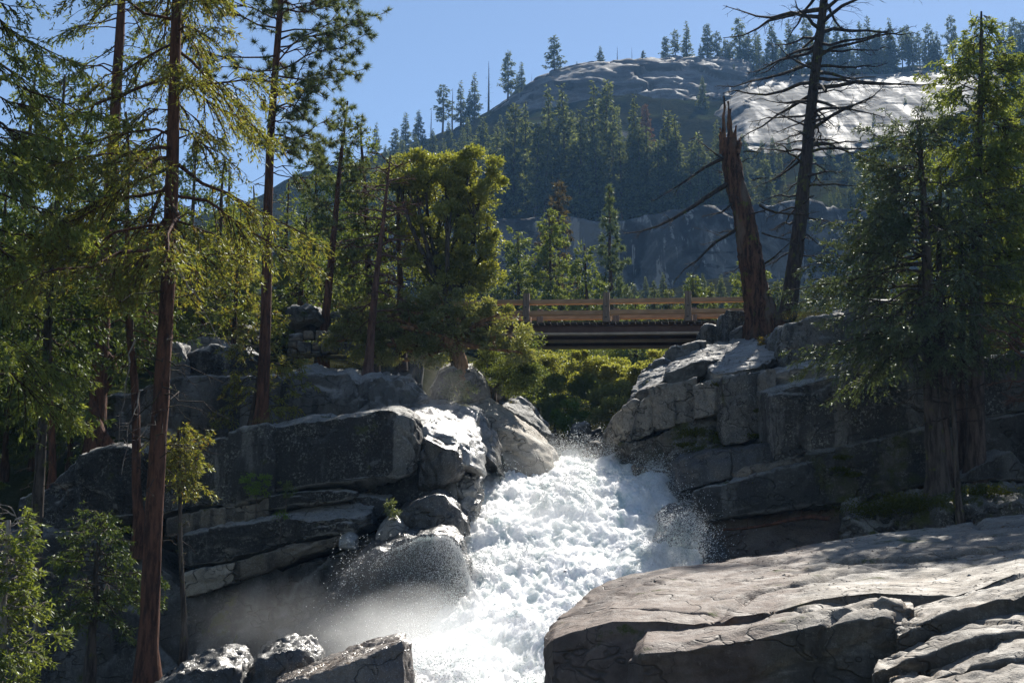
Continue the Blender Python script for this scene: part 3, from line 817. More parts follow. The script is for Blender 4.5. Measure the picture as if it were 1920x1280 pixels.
for i, (x0, x1, y0, y1, Y, lab) in enumerate([(912, 940, 700, 745, 49, 'narrow upright grey stone beside the rounded boulder'), (935, 958, 712, 748, 50, 'small round stone at the foot of the dark branched shrub'),
                                             (1068, 1112, 790, 835, 54, 'grey boulder in the gap under the bright round bush'), (1100, 1140, 800, 838, 55, 'small sunlit boulder below the shrubs under the bridge')]):
    xm = (x0 + x1) / 2
    block('boulder', lab, 'boulder', [(x0, y0 + (y1 - y0) * .6, y1, Y + .3, 1, 0.2), (xm - (x1 - x0) * .25, y0 + 5, y1, Y, 1.2, 0.2), (xm + (x1 - x0) * .2, y0, y1, Y, 1.2, 0.25), (x1, y0 + (y1 - y0) * .6, y1, Y + .3, 1, 0.2)],
          M['granite_grey'], seed=50 + i, res=0.08, rnd=0.14, amp=0.12)
block('rock_slab', 'sloping tan rock at the head of the rapids in front of the overhanging cliff', 'rock slab', [
    (1085, 835, 960, 50.5, 3, 0.3, -1.5), (1110, 826, 960, 50, 3, 0.5, -1.5), (1150, 832, 960, 49.5, 3, 0.6, -1.6), (1180, 845, 965, 49, 3, 0.5, -1.6), (1210, 880, 970, 48.5, 3, 0.3, -1.5)],
    M['granite_warm'], seed=34, res=0.10, rnd=0.12, amp=0.18, size=1.2, step=0.12)
# bottom of the frame, in the spray
rock('rock_slab', 'tapered wet slab standing in the spray, brown sunlit top and dark blunt end', 'rock slab', [
    [(520, 1268, 27.6), (510, 1290, 26.6), (505, 1330, 26.4), (500, 1420, 26.2), (520, 1420, 28.5)],
    [(600, 1232, 27.8), (600, 1262, 26.2), (600, 1310, 26.0), (600, 1420, 25.8), (600, 1420, 28.5)],
    [(690, 1196, 28.0), (696, 1225, 26.0), (700, 1290, 25.8), (700, 1420, 25.6), (690, 1420, 28.5)],
    [(740, 1184, 28.0), (752, 1202, 26.2), (756, 1280, 26.0), (756, 1420, 25.8), (740, 1420, 28.5)],
    [(762, 1186, 28.2), (772, 1205, 26.8), (778, 1280, 26.6), (778, 1420, 26.4), (762, 1420, 28.5)],
], M['granite_brown'], seed=35, res=0.05, rnd=0.08, amp=0.07, size=.8)
block('boulder', 'glistening dark rock behind the tapered slab in the spray', 'boulder', [
    (455, 1262, 1400, 28.6, 1.2, 0.2, -.3), (475, 1240, 1400, 28.4, 1.4, 0.3, -.3), (530, 1224, 1400, 28.4, 1.4, 0.35, -.3), (565, 1214, 1400, 28.5, 1.4, 0.3, -.3), (590, 1238, 1400, 28.8, 1.2, 0.2, -.3)],
    M['granite_wet'], seed=36, res=0.05, rnd=0.07, amp=0.10, size=.6)
block('boulder', 'glistening wet rock in the spray at the foot of the red fir', 'boulder', [
    (270, 1292, 1420, 28.2, 1.2, 0.2, -.3), (330, 1264, 1420, 27.9, 1.4, 0.35, -.3), (400, 1250, 1420, 27.8, 1.4, 0.4, -.3), (440, 1248, 1420, 27.9, 1.4, 0.35, -.3), (462, 1276, 1420, 28.2, 1.2, 0.2, -.3)],
    M['granite_wet'], seed=37, res=0.05, rnd=0.07, amp=0.10, size=.6)
# ------------------------------------------------------------------ rocks of the snag bank (right of the stream)
block('boulder', 'squat boulder at the abutment where the bridge girders end', 'boulder', [
    (1316, 622, 650, 52.6, 1.6, 0.1), (1324, 610, 650, 52.3, 1.8, 0.15), (1342, 607, 650, 52.2, 1.8, 0.2), (1358, 615, 650, 52.4, 1.6, 0.1)], M['granite_lichen'], seed=101, res=0.07, rnd=0.12, amp=0.08)
block('boulder', 'upright squarish boulder between the bridge rail and the broken snag', 'boulder', [
    (1354, 590, 645, 51.4, 1.5, 0.1), (1362, 580, 645, 51.1, 1.6, 0.15), (1395, 581, 645, 51.1, 1.6, 0.15), (1404, 592, 645, 51.4, 1.5, 0.1)], M['granite_lichen'], seed=102, res=0.07, rnd=0.08, amp=0.08)
block('boulder', 'low weathered rock in front of the upright boulder at the snag foot', 'boulder', [
    (1370, 620, 650, 50.2, 1.2, 0.1), (1390, 611, 650, 50, 1.3, 0.15), (1412, 610, 648, 50, 1.3, 0.15), (1430, 622, 645, 50.3, 1.2, 0.1)], M['granite_grey'], seed=103, res=0.06, rnd=0.08, amp=0.09)
block('rock_block', 'dark upright wedge of rock below the bridge girders', 'rock block', [
    (1248, 668, 700, 49.8, 2, 0.2), (1262, 652, 705, 49.3, 2.2, 0.2), (1290, 645, 705, 49.2, 2.2, 0.2), (1318, 640, 705, 49.3, 2.2, 0.2)], M['granite_lichen'], seed=104, res=0.07, rnd=0.08, amp=0.12)
block('rock_block', 'small weathered stone topping the prow of the overhanging cliff', 'rock block', [
    (1214, 690, 705, 49.4, 1.5, 0.1), (1226, 678, 705, 49.1, 1.6, 0.15), (1244, 674, 705, 49.1, 1.6, 0.15), (1256, 682, 705, 49.3, 1.5, 0.1)], M['granite_grey'], seed=105, res=0.06, rnd=0.07, amp=0.09)


def tilted(name, label, pts_back, pts_front, thick, mat, **kw):
    """A tilted rock plate: back edge and front edge surveyed, thickness in metres straight down."""
    C = []
    for b, f in zip(pts_back, pts_front):
        B, F = P(*b), P(*f)
        C.append([B, B * 0.5 + F * 0.5, F, F - np.array((0, -0.25, thick)), B - np.array((0, 0, thick + 0.3))])
    return rock_from(name, label, 'rock slab', C, mat, **kw)


tilted('rock_slab', 'tilted slab at the tip of the overhanging cliff, above the rounded prow',
       [(1196, 706, 48.8), (1218, 690, 49.3), (1250, 682, 49.4)], [(1178, 748, 47.0), (1222, 727, 46.4), (1252, 708, 46.6)], 0.28, M['granite_grey'], seed=106, res=0.07, rnd=0.05, amp=0.08)
tilted('rock_slab', 'long tilted slab with a pale square end running up to the squat boulder',
       [(1250, 682, 48.4), (1318, 646, 50.0), (1370, 634, 50.2), (1425, 622, 50.2)], [(1248, 700, 46.6), (1298, 682, 46.2), (1345, 676, 46.6), (1400, 655, 47.4)], 0.42, M['granite_grey'], seed=107, res=0.07, rnd=0.05, amp=0.10, size=.8, layer=(.5, 1, 1))
tilted('rock_slab', 'sunlit tilted slab with a rounded lower lip beside the yellow leaved plant',
       [(1326, 684, 47.0), (1380, 652, 48.6), (1440, 626, 49.4), (1476, 640, 49.0)], [(1336, 700, 44.6), (1378, 694, 44.2), (1422, 686, 44.4), (1478, 655, 45.6)], 0.34, M['granite_pale'], seed=108, res=0.06, rnd=0.09, amp=0.10, size=.9, layer=(.5, 1, 1))
block('boulder', 'big shaded boulder behind the dark fir boughs', 'boulder', [
    (1462, 640, 720, 45.2, 2.5, 0.2), (1476, 606, 720, 44.6, 2.8, 0.2), (1530, 590, 715, 44.2, 3, 0.2), (1590, 586, 700, 44.2, 3, 0.2), (1598, 590, 690, 44.4, 3, 0.2)], M['granite_lichen'], seed=109, res=0.09, rnd=0.14, amp=0.16)
block('boulder', 'broad flat topped boulder behind the fir trunk', 'boulder', [
    (1594, 574, 690, 44.0, 3, 0.3), (1610, 564, 690, 43.6, 3, 0.3), (1700, 562, 690, 43.6, 3, 0.3), (1760, 575, 690, 43.9, 3, 0.3), (1780, 600, 690, 44.2, 3, 0.2)], M['granite_grey'], seed=110, res=0.09, rnd=0.12, amp=0.14, step=0.1)
tilted('rock_slab', 'tilted slab wedged above the big lichen block under the fir boughs',
       [(1448, 690, 45.2), (1500, 668, 45.6), (1600, 640, 45.6), (1690, 630, 45.6)], [(1446, 706, 43.4), (1490, 690, 43.0), (1570, 690, 42.8), (1660, 672, 43.0)], 0.55, M['granite_pale'], seed=111, res=0.07, rnd=0.06, amp=0.10, size=.9, step=0.08)
block('rock_block', 'rounded prow of the overhanging cliff jutting towards the stream', 'rock block', [
    (1143, 800, 812, 47.6, 2, 0.0), (1152, 782, 824, 46.8, 2.4, 0.2, 0.3), (1170, 764, 830, 46.3, 3, 0.3, 0.5), (1190, 750, 828, 46.0, 3, 0.3, 0.4), (1196, 752, 826, 46.1, 3, 0.3, 0.4)], M['granite_face'], seed=112, res=0.07, rnd=0.12, amp=0.09)
block('rock_block', 'leaning cliff block beside the rounded prow', 'rock block', [
    (1183, 826, 832, 46.0, 3, 0.2, 0.2), (1195, 754, 828, 45.8, 3, 0.3, 0.3), (1215, 742, 818, 45.6, 3, 0.3, 0.3), (1229, 732, 808, 45.6, 3, 0.3, 0.3)], M['granite_face'], seed=113, res=0.07, rnd=0.07, amp=0.08)
block('rock_block', 'grey cracked cliff face block below the pale square slab end', 'rock block', [
    (1226, 728, 806, 45.6, 3, 0.3, 0.1), (1235, 722, 804, 45.3, 3, 0.3, 0.1), (1262, 718, 798, 45.2, 3, 0.3, 0.1)], M['granite_face'], seed=114, res=0.07, rnd=0.06, amp=0.09)
block('rock_block', 'grey cliff face block with a mossy lower edge, next to the cracked block', 'rock block', [
    (1264, 718, 797, 45.2, 3, 0.3, 0.1), (1285, 714, 793, 45.1, 3, 0.3, 0.1), (1304, 705, 790, 45.2, 3, 0.3, 0.1)], M['granite_face'], seed=115, res=0.07, rnd=0.06, amp=0.10)
block('rock_block', 'undercut lower cliff block curving in above the rapids', 'rock block', [
    (1166, 830, 838, 46.6, 3, 0.1), (1182, 832, 868, 46.0, 3, 0.1, 0.5), (1215, 820, 890, 45.5, 3, 0.1, 0.9), (1245, 808, 892, 45.2, 3, 0.1, 0.9), (1272, 802, 888, 45.2, 3, 0.1, 0.9)], M['granite_moss'], seed=116, res=0.08, rnd=0.12, amp=0.12)
block('rock_block', 'narrow cliff block under the overhanging lip of the sunlit slab', 'rock block', [
    (1303, 722, 790, 45.0, 3, 0.2), (1315, 716, 785, 44.7, 3, 0.2), (1340, 714, 778, 44.6, 3, 0.2), (1354, 712, 778, 44.8, 3, 0.2)], M['granite_face'], seed=117, res=0.07, rnd=0.06, amp=0.10)
block('rock_block', 'deeply mossy recessed rock in the middle of the cliff', 'rock block', [
    (1262, 800, 872, 45.6, 2, 0.2, -0.9), (1290, 788, 868, 45.4, 2, 0.2, -1.0), (1330, 778, 862, 45.3, 2, 0.2, -1.0), (1366, 778, 850, 45.3, 2, 0.2, -0.8)], M['granite_moss'], seed=118, res=0.07, rnd=0.12, amp=0.18, size=.8)
block('rock_block', 'tall brown stained cliff block with streaks between mossy recess and big lichen block', 'rock block', [
    (1352, 716, 826, 44.6, 3, 0.2), (1362, 706, 832, 44.2, 3, 0.2), (1400, 700, 826, 44.0, 3, 0.2), (1432, 696, 820, 44.2, 3, 0.2)], M['granite_lichen'], seed=119, res=0.07, rnd=0.08, amp=0.10)
block('rock_block', 'narrow pale pillar of rock at the side of the big lichen block', 'rock block', [
    (1428, 700, 850, 43.8, 3, 0.2), (1438, 690, 865, 43.4, 3, 0.2), (1452, 690, 870, 43.2, 3, 0.2)], M['granite_face'], seed=120, res=0.07, rnd=0.06, amp=0.08)
block('rock_block', 'biggest rectangular cliff block, speckled with pale lichen, sunlit top edge', 'rock block', [
    (1446, 738, 862, 42.6, 3, 0.5, 0.2), (1456, 732, 866, 42.2, 3, 0.5, 0.2), (1500, 718, 853, 42.0, 3, 0.5, 0.2), (1585, 700, 834, 41.8, 3, 0.4, 0.2), (1700, 686, 808, 41.8, 3, 0.3, 0.2), (1800, 676, 790, 41.9, 3, 0.3, 0.2), (1930, 660, 768, 42.0, 3, 0.3, 0.2), (2200, 630, 742, 42.2, 3, 0.3, 0.2), (2700, 610, 720, 42.6, 3, 0.3, 0.2)],
    M['granite_lichen'], seed=121, res=0.07, rnd=0.06, amp=0.10, size=2.0, step=0.04)
block('rock_block', 'wet blue grey block with a flat glossy face beside the pale pillar foot', 'rock block', [
    (1272, 868, 925, 43.2, 2, 0.2, -0.1), (1285, 856, 922, 43.0, 2.2, 0.3, -0.2), (1330, 846, 908, 42.8, 2.2, 0.3, -0.3), (1368, 842, 898, 42.7, 2.2, 0.3, -0.2)], M['granite_wet'], seed=122, res=0.07, rnd=0.07, amp=0.08)
block('rock_block', 'dark wet block with a crack beside the blue grey block', 'rock block', [
    (1371, 842, 896, 42.7, 2.2, 0.3, -0.1), (1410, 836, 888, 42.6, 2.2, 0.3, -0.1), (1446, 832, 880, 42.7, 2.2, 0.3, -0.1), (1470, 845, 872, 42.9, 2.2, 0.2, -0.1)], M['granite_wet'], seed=123, res=0.07, rnd=0.08, amp=0.10)
block('rock_block', 'long low block roofing the dark hollow, blunt pale end', 'rock block', [
    (1294, 945, 968, 42.4, 2, 0.1), (1304, 918, 980, 41.8, 2.4, 0.2), (1360, 905, 972, 41.6, 2.6, 0.2), (1430, 888, 958, 41.5, 2.6, 0.2), (1490, 872, 950, 41.5, 2.6, 0.2), (1530, 862, 944, 41.6, 2.6, 0.2)], M['granite_shade'], seed=124, res=0.07, rnd=0.08, amp=0.10)
block('rock_block', 'brown broken band of rock below the big lichen block corner', 'rock block', [
    (1380, 885, 905, 42.2, 2, 0.1), (1440, 872, 890, 42.0, 2, 0.1), (1500, 858, 874, 42.0, 2, 0.1), (1530, 850, 870, 42.1, 2, 0.1)], M['granite_warm'], seed=125, res=0.06, rnd=0.05, amp=0.10)
block('rock_block', 'mottled lower cliff block with round moss cushions, left of the fir trunk foot', 'rock block', [
    (1524, 852, 950, 41.6, 3, 0.1, 0.1), (1540, 846, 955, 41.3, 3, 0.1, 0.1), (1600, 834, 945, 41.2, 3, 0.1, 0.1), (1680, 816, 920, 41.2, 3, 0.1, 0.1), (1770, 800, 896, 41.3, 3, 0.1, 0.1)], M['granite_moss'], seed=126, res=0.07, rnd=0.07, amp=0.14, size=1.1)
block('rock_block', 'plain shaded block in the lower cliff behind the twin trunks', 'rock block', [
    (1774, 800, 894, 41.3, 3, 0.1), (1850, 788, 885, 41.3, 3, 0.1), (1930, 774, 872, 41.3, 3, 0.1), (2200, 748, 856, 41.5, 3, 0.1), (2700, 726, 850, 41.9, 3, 0.1)], M['granite_shade'], seed=127, res=0.08, rnd=0.07, amp=0.10)
block('boulder', 'triangular smooth shaded boulder at the foot of the twin trunks', 'boulder', [
    (1792, 900, 908, 39.4, 1, 0.1), (1830, 872, 905, 39.2, 1.4, 0.2), (1895, 845, 900, 39.2, 1.6, 0.2), (1918, 870, 900, 39.3, 1.4, 0.1), (1935, 880, 905, 39.4, 1.2, 0.1)], M['granite_shade'], seed=128, res=0.07, rnd=0.10, amp=0.06)
rock('mossy_ledge', 'dark mossy ledge above the sunlit slab under the twin trunks', 'rock ledge', [
    [(1585, 948, 40.8), (1592, 962, 39.0), (1592, 990, 38.6), (1592, 1080, 38.4), (1585, 1080, 41)],
    [(1680, 925, 40.8), (1680, 948, 38.6), (1680, 980, 38.0), (1680, 1080, 37.6), (1680, 1080, 41)],
    [(1780, 900, 40.8), (1780, 935, 38.0), (1780, 965, 37.4), (1780, 1080, 37.0), (1780, 1080, 41)],
    [(1930, 885, 40.8), (1930, 930, 37.4), (1930, 950, 36.8), (1930, 1080, 36.4), (1930, 1080, 41)],
    [(2750, 850, 40.8), (2750, 890, 37.4), (2750, 910, 36.8), (2750, 1080, 36.4), (2750, 1080, 41)],
], M['granite_moss'], seed=129, res=0.08, rnd=0.10, amp=0.26, size=.9, step=0.15)
block('rock_wall', 'dark back wall of the hollow under the cliff where the fallen branch lies', 'rock wall', [
    (1250, 965, 1140, 43.0, 2, 0.1, -1.5), (1340, 968, 1120, 42.8, 2, 0.1, -2.0), (1450, 945, 1110, 42.8, 2, 0.1, -2.2), (1560, 930, 1100, 42.8, 2, 0.1, -2.6), (1640, 930, 1090, 42.8, 2, 0.1, -2.6)], M['granite_brown'], seed=130, res=0.10, rnd=0.12, amp=0.14)
block('rock_block', 'cream based pillar stone standing in the edge of the rapids', 'rock block', [
    (1192, 872, 920, 45.8, 1.5, 0.1), (1205, 874, 950, 45.2, 1.8, 0.1, 0.1), (1235, 880, 962, 44.8, 1.8, 0.1, 0.1), (1256, 885, 962, 44.8, 1.8, 0.1, 0.1)], M['granite_warm'], seed=131, res=0.06, rnd=0.09, amp=0.06)
block('rock_block', 'small white quartz like stone beside the cream based pillar', 'rock block', [
    (1249, 912, 962, 44.2, 1, 0.1), (1254, 902, 965, 44.0, 1, 0.1), (1268, 925, 965, 44.0, 1, 0.1), (1276, 940, 962, 44.2, 1, 0.1)], M['granite_pale'], seed=132, res=0.05, rnd=0.05, amp=0.06, size=.6)
rock('boulder', 'dark wet boulder at the edge of the rapids below the hollow', 'boulder', [
    [(1232, 962, 42), (1234, 975, 40.6), (1230, 1020, 39.0), (1226, 1110, 38.4), (1236, 1120, 41.5)],
    [(1262, 944, 42.2), (1262, 952, 40.8), (1256, 1010, 38.8), (1250, 1110, 37.9), (1260, 1120, 41.5)],
    [(1292, 950, 42.2), (1294, 962, 40.8), (1298, 1020, 38.8), (1300, 1110, 38.0), (1295, 1120, 41.5)],
    [(1330, 985, 42.2), (1336, 1000, 40.6), (1346, 1040, 39.2), (1352, 1110, 38.6), (1340, 1120, 41.5)],
    [(1356, 1030, 42), (1366, 1045, 40.8), (1374, 1070, 40), (1376, 1110, 39.6), (1360, 1120, 41.5)],
], M['granite_wet'], seed=133, res=0.07, rnd=0.15, amp=0.12)
# the broad sunlit slab in front
rock('rock_slab', 'broad sunlit granite slab dappled with tree shadow, brown and wet where it meets the rapids', 'rock slab', [
    [(1030, 1188, 23.2), (1022, 1196, 22.6), (1018, 1215, 22.3), (1018, 1300, 22.2), (1020, 1440, 22.0), (1040, 1440, 27)],
    [(1048, 1158, 24.6), (1044, 1178, 22.8), (1036, 1196, 21.8), (1032, 1300, 21.6), (1030, 1440, 21.4), (1060, 1440, 27)],
    [(1150, 1092, 27.4), (1150, 1122, 25.0), (1148, 1162, 21.6), (1148, 1290, 21.3), (1148, 1440, 21.0), (1150, 1440, 28)],
    [(1240, 1070, 28.2), (1240, 1110, 25.0), (1236, 1160, 21.4), (1236, 1290, 21.2), (1236, 1440, 21.0), (1240, 1440, 29)],
    [(1310, 1056, 28.8), (1305, 1106, 25.0), (1300, 1164, 21.2), (1300, 1290, 21.1), (1300, 1440, 21.0), (1310, 1440, 29)],
    [(1420, 1038, 29.2), (1415, 1090, 25.0), (1410, 1146, 21.2), (1410, 1285, 21.1), (1410, 1440, 21.0), (1420, 1440, 29)],
    [(1520, 1018, 29.8), (1520, 1070, 25.0), (1525, 1118, 21.2), (1525, 1280, 21.1), (1525, 1440, 21.0), (1520, 1440, 30)],
    [(1640, 1000, 30.2), (1640, 1052, 25.2), (1640, 1104, 21.2), (1640, 1270, 21.0), (1640, 1440, 20.8), (1640, 1440, 30)],
    [(1780, 982, 30.6), (1780, 1040, 25.4), (1790, 1112, 20.8), (1800, 1240, 20.4), (1800, 1440, 20.2), (1780, 1440, 30)],
    [(1920, 962, 31.0), (1920, 1010, 26.6), (1905, 1064, 21.6), (1910, 1160, 20.6), (1920, 1440, 20.2), (1920, 1440, 31)],
    [(2650, 930, 31.0), (2650, 980, 26.6), (2650, 1050, 21.6), (2650, 1160, 20.6), (2650, 1440, 20.2), (2650, 1440, 31)],
], M['granite_slab'], seed=140, res=0.062, rnd=0.06, amp=0.07, size=1.6, step=0.03, layer=(.55, .55, 1.3))
rock('rock_ledge', 'front ledge of the broad slab with a lit upper strip and a dark overhung face', 'rock ledge', [
    [(1196, 1198, 21.8), (1184, 1222, 20.6), (1178, 1240, 20.5), (1190, 1440, 20.6), (1190, 1440, 22.5)],
    [(1215, 1168, 21.8), (1206, 1202, 20.3), (1202, 1226, 20.0), (1210, 1440, 20.2), (1215, 1440, 22.5)],
    [(1300, 1172, 21.6), (1300, 1194, 20.2), (1300, 1216, 19.9), (1300, 1440, 20.2), (1300, 1440, 22.5)],
    [(1400, 1156, 21.6), (1400, 1176, 20.2), (1400, 1198, 19.9), (1400, 1440, 20.1), (1400, 1440, 22.5)],
    [(1530, 1126, 21.6), (1530, 1150, 20.2), (1530, 1172, 19.8), (1535, 1440, 20.0), (1530, 1440, 22.5)],
    [(1640, 1108, 21.6), (1652, 1124, 20.2), (1660, 1152, 19.7), (1665, 1440, 19.8), (1640, 1440, 22.5)],
    [(1688, 1116, 21.4), (1706, 1140, 20.3), (1718, 1176, 19.8), (1720, 1440, 19.8), (1690, 1440, 22.5)],
], M['granite_slab'], seed=141, res=0.05, rnd=0.06, amp=0.075, size=1.3, step=0.05, layer=(.6, .6, 1.2))
ST_ = [
    ([(1690, 1150, 20.6), (1780, 1122, 20.8), (1860, 1098, 21.0), (1960, 1070, 21.2), (2150, 1040, 21.2)], [(1678, 1192, 19.4), (1770, 1150, 19.5), (1850, 1128, 19.6), (1960, 1112, 19.6), (2150, 1090, 19.6)], 1.6, 'upper rough step beside the wet gully of the broad slab', 'granite_slab'),
    ([(1650, 1225, 19.3), (1740, 1196, 19.5), (1830, 1160, 19.6), (1960, 1138, 19.6), (2150, 1120, 19.6)], [(1630, 1260, 18.6), (1730, 1228, 18.6), (1830, 1196, 18.6), (1960, 1180, 18.6), (2150, 1165, 18.6)], 1.5, 'middle wet step in the gully at the slab corner', 'granite_slab'),
    ([(1660, 1262, 18.5), (1760, 1240, 18.6), (1850, 1208, 18.6), (1960, 1192, 18.6), (2150, 1180, 18.6)], [(1640, 1310, 17.8), (1750, 1272, 17.7), (1850, 1240, 17.7), (1960, 1226, 17.7), (2150, 1215, 17.7)], 1.4, 'lower sunlit rough step near the slab corner', 'granite_slab'),
    ([(1690, 1290, 17.6), (1780, 1268, 17.7), (1860, 1248, 17.7), (1960, 1232, 17.7), (2150, 1220, 17.7)], [(1680, 1330, 16.9), (1780, 1306, 16.8), (1860, 1288, 16.8), (1960, 1276, 16.8), (2150, 1270, 16.8)], 1.2, 'lowest step of the slab corner with a pale lip', 'granite_slab'),
]
for k, (b, f, th, lab, mt) in enumerate(ST_):
    o = tilted('rock_step', lab, b, f, th, M[mt], seed=150 + k, res=0.045, rnd=0.06, amp=0.085, size=1.0, step=0.06, layer=(.6, .6, 1.2))
    o['category'] = 'rock step'

# ------------------------------------------------------------------ footbridge
BO = P(1135, 607, 55.8)
bx = P(1400, 604.5, 54.9) - P(880, 609.5, 56.7)
YAW = math.atan2(bx[1], bx[0])
PITCH = math.atan2(bx[2], math.hypot(bx[0], bx[1]))
bridge = thing('footbridge', 'timber railed footbridge on brown steel girders spanning the gorge', 'footbridge', BO)
bridge.rotation_euler = (0, -PITCH, YAW)
M['rail_wood'] = wood('rail_wood', (0.52, 0.33, 0.19), (0.36, 0.22, 0.125))
M['post_wood'] = wood('post_wood', (0.27, 0.21, 0.165), (0.16, 0.12, 0.095), stretch=(8, 8, .6))
M['plank_wood'] = wood('plank_wood', (0.12, 0.10, 0.075), (0.07, 0.06, 0.045), stretch=(8, .6, 8))
M['girder_steel'] = wood('girder_steel', (0.13, 0.068, 0.052), (0.09, 0.048, 0.038), 0.55, (1, 1, 1), 0.4)
M['flange_lit'] = wood('flange_lit', (0.55, 0.45, 0.37), (0.42, 0.34, 0.28), 0.6, (1, 4, 4), 0.4)  # light on the bottom flanges, put into a paler colour than the girder
M['bolt_steel'] = wood('bolt_steel', (0.05, 0.05, 0.05), (0.03, 0.03, 0.03), 0.4, (1, 1, 1), 0.5)


def box(x0, x1, y0, y1, z0, z1, bev=0.015):
    """Box with chamfered long edges (an octagon section along its longest side)."""
    d = [x1 - x0, y1 - y0, z1 - z0]
    ax = int(np.argmax(d))
    o = [a for a in (0, 1, 2) if a != ax]
    lo, hi = [x0, y0, z0], [x1, y1, z1]
    b = min(bev, min(d) * 0.3)
    a0, a1, c0, c1 = lo[o[0]], hi[o[0]], lo[o[1]], hi[o[1]]
    ring = [(a0 + b, c0), (a1 - b, c0), (a1, c0 + b), (a1, c1 - b), (a1 - b, c1), (a0 + b, c1), (a0, c1 - b), (a0, c0 + b)]
    V = []
    for e in (lo[ax], hi[ax]):
        for r in ring:
            v = [0, 0, 0]
            v[ax] = e
            v[o[0]], v[o[1]] = r
            V.append(v)
    F4 = [[k, (k + 1) % 8, 8 + (k + 1) % 8, 8 + k] for k in range(8)]
    F8 = [list(range(7, -1, -1)), list(range(8, 16))]
    return np.array(V, float), np.array(F4), np.array(F8)


def bpart(name, bxs, mat, parent):
    V, F4, F8, n = [], [], [], 0
    for v, a, b in bxs:
        V.append(v)
        F4.append(a + n)
        F8.append(b + n)
        n += len(v)
    V = np.concatenate(V)
    c = (V.min(0) + V.max(0)) / 2
    loc = c if parent is bridge else c - np.array(parent.location)
    return obj(name, make_mesh(name, V - c, [np.concatenate(F4), np.concatenate(F8)], mat, smooth=False), parent, tuple(loc))


W = 2.5
for k in range(3):
    y = 0.05 + k * 1.45
    g = bpart('girder', [box(-8.5, 6.2, y + 0.12, y + 0.15, -0.33, -0.06)], M['girder_steel'], bridge)
    for nm, z0, z1, mt in (('top_flange', -0.06, -0.02, 'girder_steel'), ('bottom_flange', -0.38, -0.33, 'flange_lit')):
        V, a, b = box(-8.5, 6.2, y, y + 0.27, z0 - (0.05 if nm == 'bottom_flange' else 0), z1)
        c = (V.min(0) + V.max(0)) / 2
        obj(nm, make_mesh(nm, V - c, [a, b], M[mt], smooth=False), g, tuple(c - np.array(g.location)))
pl = None
for k in range(62):
    x = -9.0 + k * 0.262
    if pl is None:
        pl = bpart('deck_plank', [box(x, x + 0.245, -0.12, W + 0.55, 0.0, 0.075, 0.008)], M['plank_wood'], bridge)
        px0, py0, pz0 = pl.location
    else:
        o = pl.copy()
        o.location = (px0 + 0.262 * k, py0 + (k * 7 % 5 - 2) * 0.012, pz0 + (k * 5 % 3) * 0.003)
        COL.objects.link(o)
SP = 3.24
for side, yy in ((0, -0.25), (1, W + 0.30)):
    for k in range(-2, 3):
        x = -3.18 + (k + 0) * SP + SP * 0 + (0.12 if side else 0)
        po = bpart('rail_post', [box(x - 0.125, x + 0.125, yy - 0.12, yy + 0.12, 0.08 - (0.06 if not side else 0), 1.22)], M['post_wood'], bridge)
        if not side:
            V, a, b = box(-0.03, 0.03, -0.02, 0.0, -0.03, 0.03, .012)
            for zz in (-0.42, 0.02):
                obj('bolt', make_mesh('bolt', V, [a, b], M['bolt_steel'], smooth=False), po, (0, -0.121, zz))
            bpart('post_block', [box(x - 0.17, x + 0.17, yy + 0.10, yy + 0.34, 0.08, 0.30)], M['rail_wood'], bridge)
    for k in range(-3, 3):
        x0, x1 = -3.18 + k * SP + 0.14, -3.18 + (k + 1) * SP - 0.14
        for z0, z1 in ((0.76, 0.96), (0.31, 0.50)):
            s = (k * 7 % 3 - 1) * 0.008
            bpart('rail', [box(x0 + (0.12 if side else 0), x1 + (0.12 if side else 0), yy - 0.10, yy + 0.10, z0 + s, z1 + s, 0.03)], M['rail_wood'], bridge)
for k, xx in enumerate((-8.2, 5.6)):
    o = block('bridge_abutment', ['stone abutment hidden under the oak end of the bridge', 'stone abutment under the snag end of the bridge'][k], 'abutment', [
        (960 + (xx + 3.66 - 0.6) * 47.7, 638, 720, 55.4, 4.5, 0.0), (960 + (xx + 3.66) * 47.7, 636, 720, 55.3, 4.5, 0.0), (960 + (xx + 3.66 + 0.8) * 47.7, 638, 720, 55.4, 4.5, 0.0)], M['granite_shade'], seed=170 + k, res=0.12, rnd=0.08, amp=0.08)

# ------------------------------------------------------------------ water of the rapids
def foam_mat(name, sss=1.0, radius=0.5):
    t = NT(name)
    geo = t.n('ShaderNodeNewGeometry')
    pos = geo.outputs['Position']
    f = t.noise(pos, 1.1, 8, 0.72, stretch=(1.4, 0.7, 1.0))
    c = t.mix(t.ramp(f, 0.36, 0.52), (0.60, 0.68, 0.67), (0.96, 0.965, 0.965))
    if name == 'white_water':                      # glassier green-grey tongues where the water is not churned
        at = t.n('ShaderNodeAttribute', attribute_name='churn')
        c = t.mix(t.ramp(t.math('ADD', at.outputs['Fac'], t.math('MULTIPLY', t.math('SUBTRACT', t.noise(pos, 5.0, 6, 0.75), 0.5), 0.9)), 0.10, 0.50), (0.72, 0.76, 0.745), c)
    nb = t.bump(t.noise(pos, 6.0, 8, 0.75), 0.7, 0.10)
    p = t.principled(c, 0.5, nb, 0.25)
    if sss:
        p.inputs['Subsurface Weight'].default_value = sss
        p.inputs['Subsurface Radius'].default_value = (1.0, 1.0, 1.0)
        p.inputs['Subsurface Scale'].default_value = radius
    return t.m


